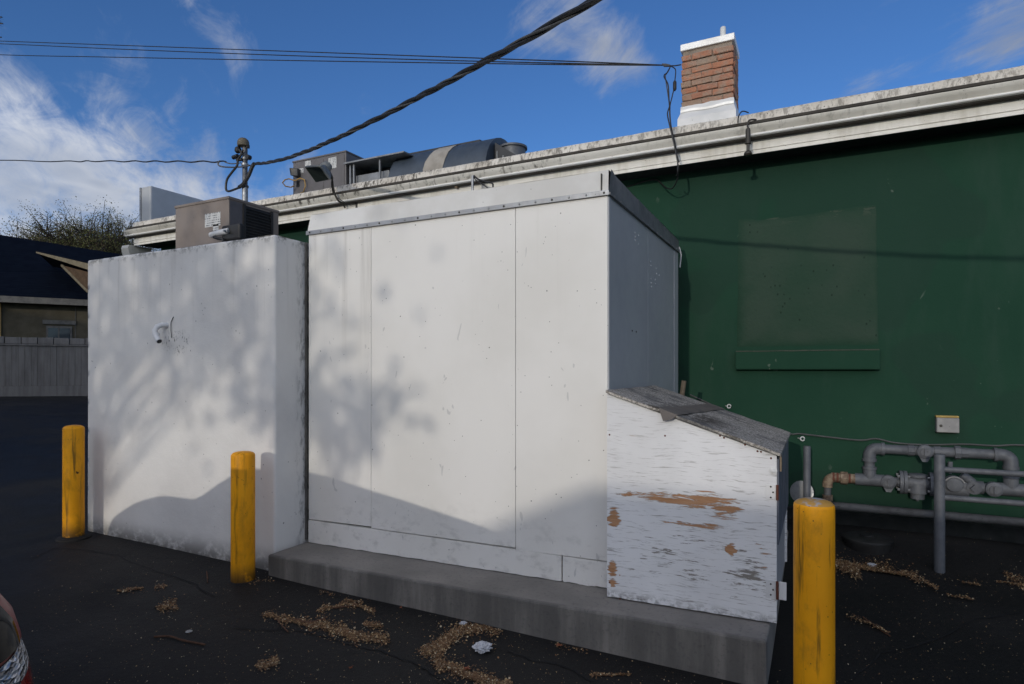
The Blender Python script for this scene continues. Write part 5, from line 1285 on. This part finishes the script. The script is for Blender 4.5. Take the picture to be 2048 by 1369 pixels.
# ------------------------------------------------------------------ neighbouring house, fence
def build_house():
    E0, E1 = PD(0, 595, 20.5), PD(175, 603, 21.7); ez = (E0.z + E1.z) / 2; e = E1 - E0; e.z = 0; e.normalize(); nb = Vector((-e.y, e.x, 0))
    if nb.dot(Vector((ray(90, 600).x, ray(90, 600).y, 0))) < 0: nb = -nb
    A0 = E0 - e * 11; A1 = E1 + e * 14; A0.z = A1.z = ez; L = (A1 - A0).length; gz = .75
    h = thing('neighbour_house', tuple(A0.lerp(A1, .5) * 1.0)[:2] + (gz,), 'dull ochre house with dark navy roof behind the pale fence', 'house')
    def pt(s, d, z): p = A0 + e * s + nb * d; return Vector((p.x, p.y, z))
    wall = MB().hexa([pt(.3, .5, .3), pt(L - .3, .5, .3), pt(L - .3, 9, .3), pt(.3, 9, .3), pt(.3, .5, ez - .02), pt(L - .3, .5, ez - .02), pt(L - .3, 9, ez - .02), pt(.3, 9, ez - .02)]).build('wall', 'house_wall', h)
    R0, R1 = PD(0, 470, 24.6), PD(235, 508, 26.4); rd = (R1 - R0)
    Ra = R0 - rd * 1.5; Rb = R1 + rd * 1.2
    a, c = pt(0, 0, ez + .06), pt(L, 0, ez + .06)
    MB().hexa([a, c, pt(L, 9.5, ez + .06), pt(0, 9.5, ez + .06), Ra, Rb, Rb + nb * .2, Ra + nb * .2]).build('roof', 'house_roof', h)
    MB().hexa([pt(0, -.01, ez - .16), pt(L, -.01, ez - .16), pt(L, .05, ez - .16), pt(0, .05, ez - .16), pt(0, -.01, ez + .055), pt(L, -.01, ez + .055), pt(L, .05, ez + .055), pt(0, .05, ez + .055)]).build('eave_fascia', 'house_trim', h)
    MB().hexa([pt(0, .06, ez - .08), pt(L, .06, ez - .08), pt(L, .5, ez - .08), pt(0, .5, ez - .08), pt(0, .06, ez - .04), pt(L, .06, ez - .04), pt(L, .5, ez - .04), pt(0, .5, ez - .04)]).build('soffit', 'house_trim', h)
    # window on the wall plane
    def onwall(u, v, d=.5):
        r = ray(u, v); o0 = pt(0, d, 0); k = (o0 - Vector((0, 0, CH))).dot(nb) / r.dot(nb); return Vector((0, 0, CH)) + r * k
    def slab(u0, v0, u1, v1, d, th):
        a, c = onwall(u0, v0, d), onwall(u1, v1, d); b = MB(); f = nb * th
        p = [Vector((a.x, a.y, c.z)), Vector((c.x, c.y, c.z)), Vector((c.x, c.y, a.z)), Vector((a.x, a.y, a.z))]
        return b.hexa([p[0], p[1], p[1] + f, p[0] + f, p[3], p[2], p[2] + f, p[3] + f])
    wn = slab(92, 652, 144, 690, .46, .03).build('window', 'house_trim', h)
    slab(96, 656, 140, 690, .452, .004).build('pane', 'house_glass', wn)
    slab(116, 656, 119, 690, .445, .005).build('mullion', 'house_trim', wn)
    slab(85, 640, 152, 650, .44, .05).build('lintel', 'house_trim', h)
    slab(-3, 600, 1.5, 690, .40, .09).build('downpipe', 'caulk_yellow', h)
    slab(150, 615, 151.2, 690, .48, .018).build('corner_strip', 'house_trim', h)
    # projecting gable hood
    A, B = PD(72, 505, 21.0), PD(178, 530, 20.2); Cc = PD(176, 583, 20.6); D = PD(124, 531, 20.9)
    hood = MB(); up = Vector((0, 0, .16))
    dv = Vector((.06, .06, 0))
    hood.hexa([A - up * .15, B - up * 1.1, B - up * 1.1 + dv, A - up * .15 + dv, A + up * .15, B + up * .2, B + up * .2 + dv, A + up * .15 + dv]); ho = hood.build('gable_barge', 'house_barge', h)
    MB().add([D, PD(178, 545, 20.3), Cc, PD(178, 545, 23), PD(124, 531, 23)], [(0, 1, 2), (0, 1, 3, 4), (0, 2, 3, 4)]).build('gable_soffit', 'house_soffit', h, fix=False)
    MB().tube([D, Cc + Vector((-.02, 0, 0)), PD(190, 584, 20.6)], .05, 6).build('gable_edge', 'house_barge', h)
    MB().hexa([A + up * .2, B + up * .25, B + up * .25 + nb * 3.5, A + up * .2 + nb * 3.5, A + up * .4, B + up * .45, B + up * .45 + nb * 3.5, A + up * .4 + nb * 3.5]).build('gable_roof', 'house_roof', h)
    # pale board fence in front
    F0, F1 = PD(-40, 790, 19.0), PD(180, 787, 20.3); fe = F1 - F0; fe.z = 0; fe.normalize()
    fz = (F0.z + F1.z) / 2; top = CH + (HZ - 676) * 19.7 / F
    fen = thing('board_fence', (F0.x, F0.y, fz), 'weathered pale board fence with capped top before the ochre house', 'fence')
    def fp(s, d, z): p = F0 + fe * s + Vector((-fe.y, fe.x, 0)) * d; return Vector((p.x, p.y, z))
    Lf = 11.0; nbk = int(Lf / .165)
    zb0, zt0 = CH + (HZ - 772) * 19.7 / F, CH + (HZ - 692) * 19.7 / F
    me = None
    for i in range(nbk):
        s_ = -4 + i * .165; o = MB().hexa([fp(s_, 0, zb0), fp(s_ + .158, 0, zb0), fp(s_ + .158, .025, zb0), fp(s_, .025, zb0), fp(s_, 0, zt0), fp(s_ + .158, 0, zt0), fp(s_ + .158, .025, zt0), fp(s_, .025, zt0)])
        oo = o.build('board', 'fence_paint', fen); oo.location = Vector((-fe.y, fe.x, 0)) * rnd.uniform(-.012, .012)
    def rail_(z0, z1, d0, d1, nm): MB().hexa([fp(-4, d0, z0), fp(Lf - 4, d0, z0), fp(Lf - 4, d1, z0), fp(-4, d1, z0), fp(-4, d0, z1), fp(Lf - 4, d0, z1), fp(Lf - 4, d1, z1), fp(-4, d1, z1)]).build(nm, 'fence_paint', fen)
    rail_(fz - .25, zb0 - .004, -.05, .06, 'base_course'); rail_(zt0 + .004, zt0 + .05, -.05, .06, 'top_rail')
    for i in range(int(Lf / .42)):
        s_ = -4 + i * .42; MB().hexa([fp(s_, -.06, zt0 + .054), fp(s_ + .40, -.06, zt0 + .054), fp(s_ + .40, .07, zt0 + .054), fp(s_, .07, zt0 + .054), fp(s_, -.05, top + rnd.uniform(-.02, .02)), fp(s_ + .40, -.05, top + rnd.uniform(-.02, .02)), fp(s_ + .40, .06, top), fp(s_, .06, top)]).build('coping_block', 'fence_paint', fen, bevel=.012)
build_house()

# ------------------------------------------------------------------ trees
def tree(base, H, cz, rx, rz, nleaf, leaf, mats, label, nb=60, seed=1, trunk=.22, ry=None, clump=.35, off=0.0, twigs=3):
    rr = random.Random(seed); base = Vector(base); ry = ry or rx
    t = thing('tree', tuple(base), label, 'tree')
    b = MB(); top = base + Vector((rr.uniform(-.3, .3) + off * .5, rr.uniform(-.3, .3), cz - rz * .3))
    b.tube(spline([base - Vector((0, 0, .2)), base.lerp(top, .4) + Vector((.12, .05, 0)), top]), list(np.linspace(trunk, trunk * .5, 13)), 9)
    b.build('trunk', 'bark', t, smooth=True)
    tips = []; br = MB()
    for i in range(nb):
        a = rr.uniform(0, 6.283); e = rr.uniform(-.5, 1.0); k = rr.uniform(.45, 1.0)
        c = base + Vector((off, 0, cz)) + Vector((math.cos(a) * rx * math.sqrt(max(0, 1 - e * e * .8)), math.sin(a) * ry * math.sqrt(max(0, 1 - e * e * .8)), e * rz)) * k
        s0 = base.lerp(top, rr.uniform(.55, 1.0)); m = s0.lerp(c, .5) + Vector((rr.uniform(-.3, .3), rr.uniform(-.3, .3), rr.uniform(.0, .5)))
        br.tube(spline([s0, m, c], 4), list(np.linspace(trunk * .28, .012, 9)), 5, caps=False); tips.append(c)
        for _ in range(twigs):
            d = c + Vector((rr.gauss(0, 1), rr.gauss(0, 1), rr.gauss(.3, .8))) * rx * .16; br.tube([m.lerp(c, rr.uniform(.4, .95)), d], [.022, .009], 4, caps=False); tips.append(d)
    br.build('branches', 'bark', t, fix=False)
    cr = MB()
    for i in range(nleaf):
        c = rr.choice(tips); p = c + Vector((rr.gauss(0, 1), rr.gauss(0, 1), rr.gauss(0, .8))) * rx * clump * .36
        n_ = Vector((rr.gauss(0, 1), rr.gauss(0, 1), rr.gauss(.3, 1))).normalized(); a_ = n_.orthogonal().normalized(); a_ = Matrix.Rotation(rr.uniform(0, 6.28), 3, n_) @ a_; b_ = n_.cross(a_); L = leaf * rr.uniform(.6, 1.3)
        cr.add([p - a_ * L * .5, p + b_ * L * .28, p + a_ * L * .5, p - b_ * L * .28], [(0, 1, 2, 3)], rr.randrange(len(mats)))
    cr.build('crown', mats, t, fix=False)
    return t
bt = PD(185, 740, 36); tree((bt.x, bt.y, .7), 10, 6.9, 3.6, 2.8, 42000, .085, ['leaf_olive', 'leaf_brown', 'leaf_olive'], 'autumn tree with thin olive foliage rising behind the navy roof', 190, 5, .25, twigs=11, clump=.17)
bt = PD(95, 740, 40); tree((bt.x, bt.y, .7), 10, 7.4, 2.9, 2.5, 15000, .08, ['leaf_olive', 'leaf_brown'], 'thinner bare-twigged tree left of the autumn tree behind the roof', 150, 9, .2, twigs=11, clump=.17)
# tree behind the camera whose leaves dapple the stucco
tree((-7.2, -12.5, 0), 9, 4.95, 1.9, 1.05, 860, .22, ['leaf_olive', 'leaf_green'], 'leafy tree behind the viewpoint that dapples the white walls', 44, 14, .10, ry=1.4, clump=.52, off=1.35)
tree((-4.2, -11.0, 0), 9, 3.88, .62, .45, 200, .19, ['leaf_olive', 'leaf_green'], 'young leafy tree behind the viewpoint beside the larger tree', 16, 23, .06, ry=.6, clump=.8, off=.3)

def pine():
    b0_ = PD(-240, 900, 10.0); base = Vector((b0_.x, b0_.y, .2)); t = thing('pine_tree', tuple(base), 'dark pine whose needle tips enter at the upper left edge', 'pine tree')
    MB().tube([base - Vector((0, 0, .3)), base + Vector((0, 0, 5)), base + Vector((.1, 0, 10.5))], [.2, .14, .03], 9).build('trunk', 'bark', t, smooth=True)
    rr = random.Random(3); br = MB(); nd = MB()
    tipsp = [PD(4, 35, 9.2), PD(6, 48, 9.2), PD(3, 75, 9.2), PD(-2, 20, 9.2), PD(-20, 60, 9.3)] + [base + Vector((math.cos(a) * r_, math.sin(a) * r_, z)) for a, r_, z in [(rr.uniform(0, 6.28), rr.uniform(.5, 1.45), rr.uniform(2.5, 10)) for _ in range(120)]]
    for c in tipsp:
        s0 = Vector((base.x, base.y, min(c.z + .35, 10.3))); pts = spline([s0, s0.lerp(c, .55) + Vector((0, 0, .08)), c], 5); br.tube(pts, list(np.linspace(.03, .008, len(pts))), 5, caps=False)
        for _ in range(150):
            k = rr.uniform(.25, 1.0); p = pts[int(k * (len(pts) - 1))]; d = (pts[-1] - pts[-3]).normalized() * .6 + Vector((rr.gauss(0, .5), rr.gauss(0, .5), rr.gauss(0, .5))); d = d.normalized() * rr.uniform(.09, .15); w = d.orthogonal().normalized() * .005
            nd.add([p - w, p + w, p + d], [(0, 1, 2)])
    br.build('branches', 'bark', t, fix=False); nd.build('needles', 'needle', t, fix=False)
pine()

# ------------------------------------------------------------------ buildings behind the viewpoint (they shade the lot)
def hip_building():
    x0, x1, y0, y1 = -3.86, 14.0, -22.0, -13.4; ze, zr = 2.85, 4.05
    h = thing('hip_roofed_shop', (4, -17, 0), 'low hip-roofed shop behind the viewpoint', 'building')
    MB().box(x0 + .3, x1 - .3, y0 + .3, y1 - .3, -.3, ze).build('wall', 'house_wall', h)
    rr_ = 2.12
    MB().hexa([(x0, y0, ze), (x1, y0, ze), (x1, y1, ze), (x0, y1, ze), (x0 + rr_, y0 + 4, zr + .0), (x1 - rr_, y0 + 4, zr), (x1 - rr_, y1 - 1.0, zr), (x0 + rr_, y1 - 1.0, zr)]).build('roof', 'house_roof', h)
    for k in range(4):
        xx = x0 + 2 + k * 4; w = MB().box(xx, xx + 1.5, y1 - .31, y1 - .27, .9, 2.2).build('window', 'house_trim', h); MB().box(xx + .08, xx + 1.42, y1 - .268, y1 - .262, .98, 2.12).build('pane', 'house_glass', w)
hip_building()
def block_building():  # unseen block added to keep the sun off the left ground, house and fence
    x0, x1, y0, y1, z1 = -48.0, -10.6, -30.0, -19.0, 8.6
    h = thing('shade_block', (-29, -24, 0), 'unseen brown block added behind the viewpoint to shade the left side', 'building')
    MB().box(x0, x1, y0, y1, -.3, z1).build('wall', 'house_wall', h); MB().box(x0 - .2, x1 + .2, y0 - .2, y1 + .2, z1 + .001, z1 + .3).build('parapet', 'house_trim', h)
    for r_ in range(2):
        for k in range(11):
            xx = x0 + 1.4 + k * 3.3; w = MB().box(xx, xx + 1.4, y1 + .001, y1 + .05, 1.1 + r_ * 3.6, 2.9 + r_ * 3.6).build('window', 'house_trim', h); MB().box(xx + .1, xx + 1.3, y1 + .052, y1 + .058, 1.2 + r_ * 3.6, 2.8 + r_ * 3.6).build('pane', 'house_glass', w)
block_building()
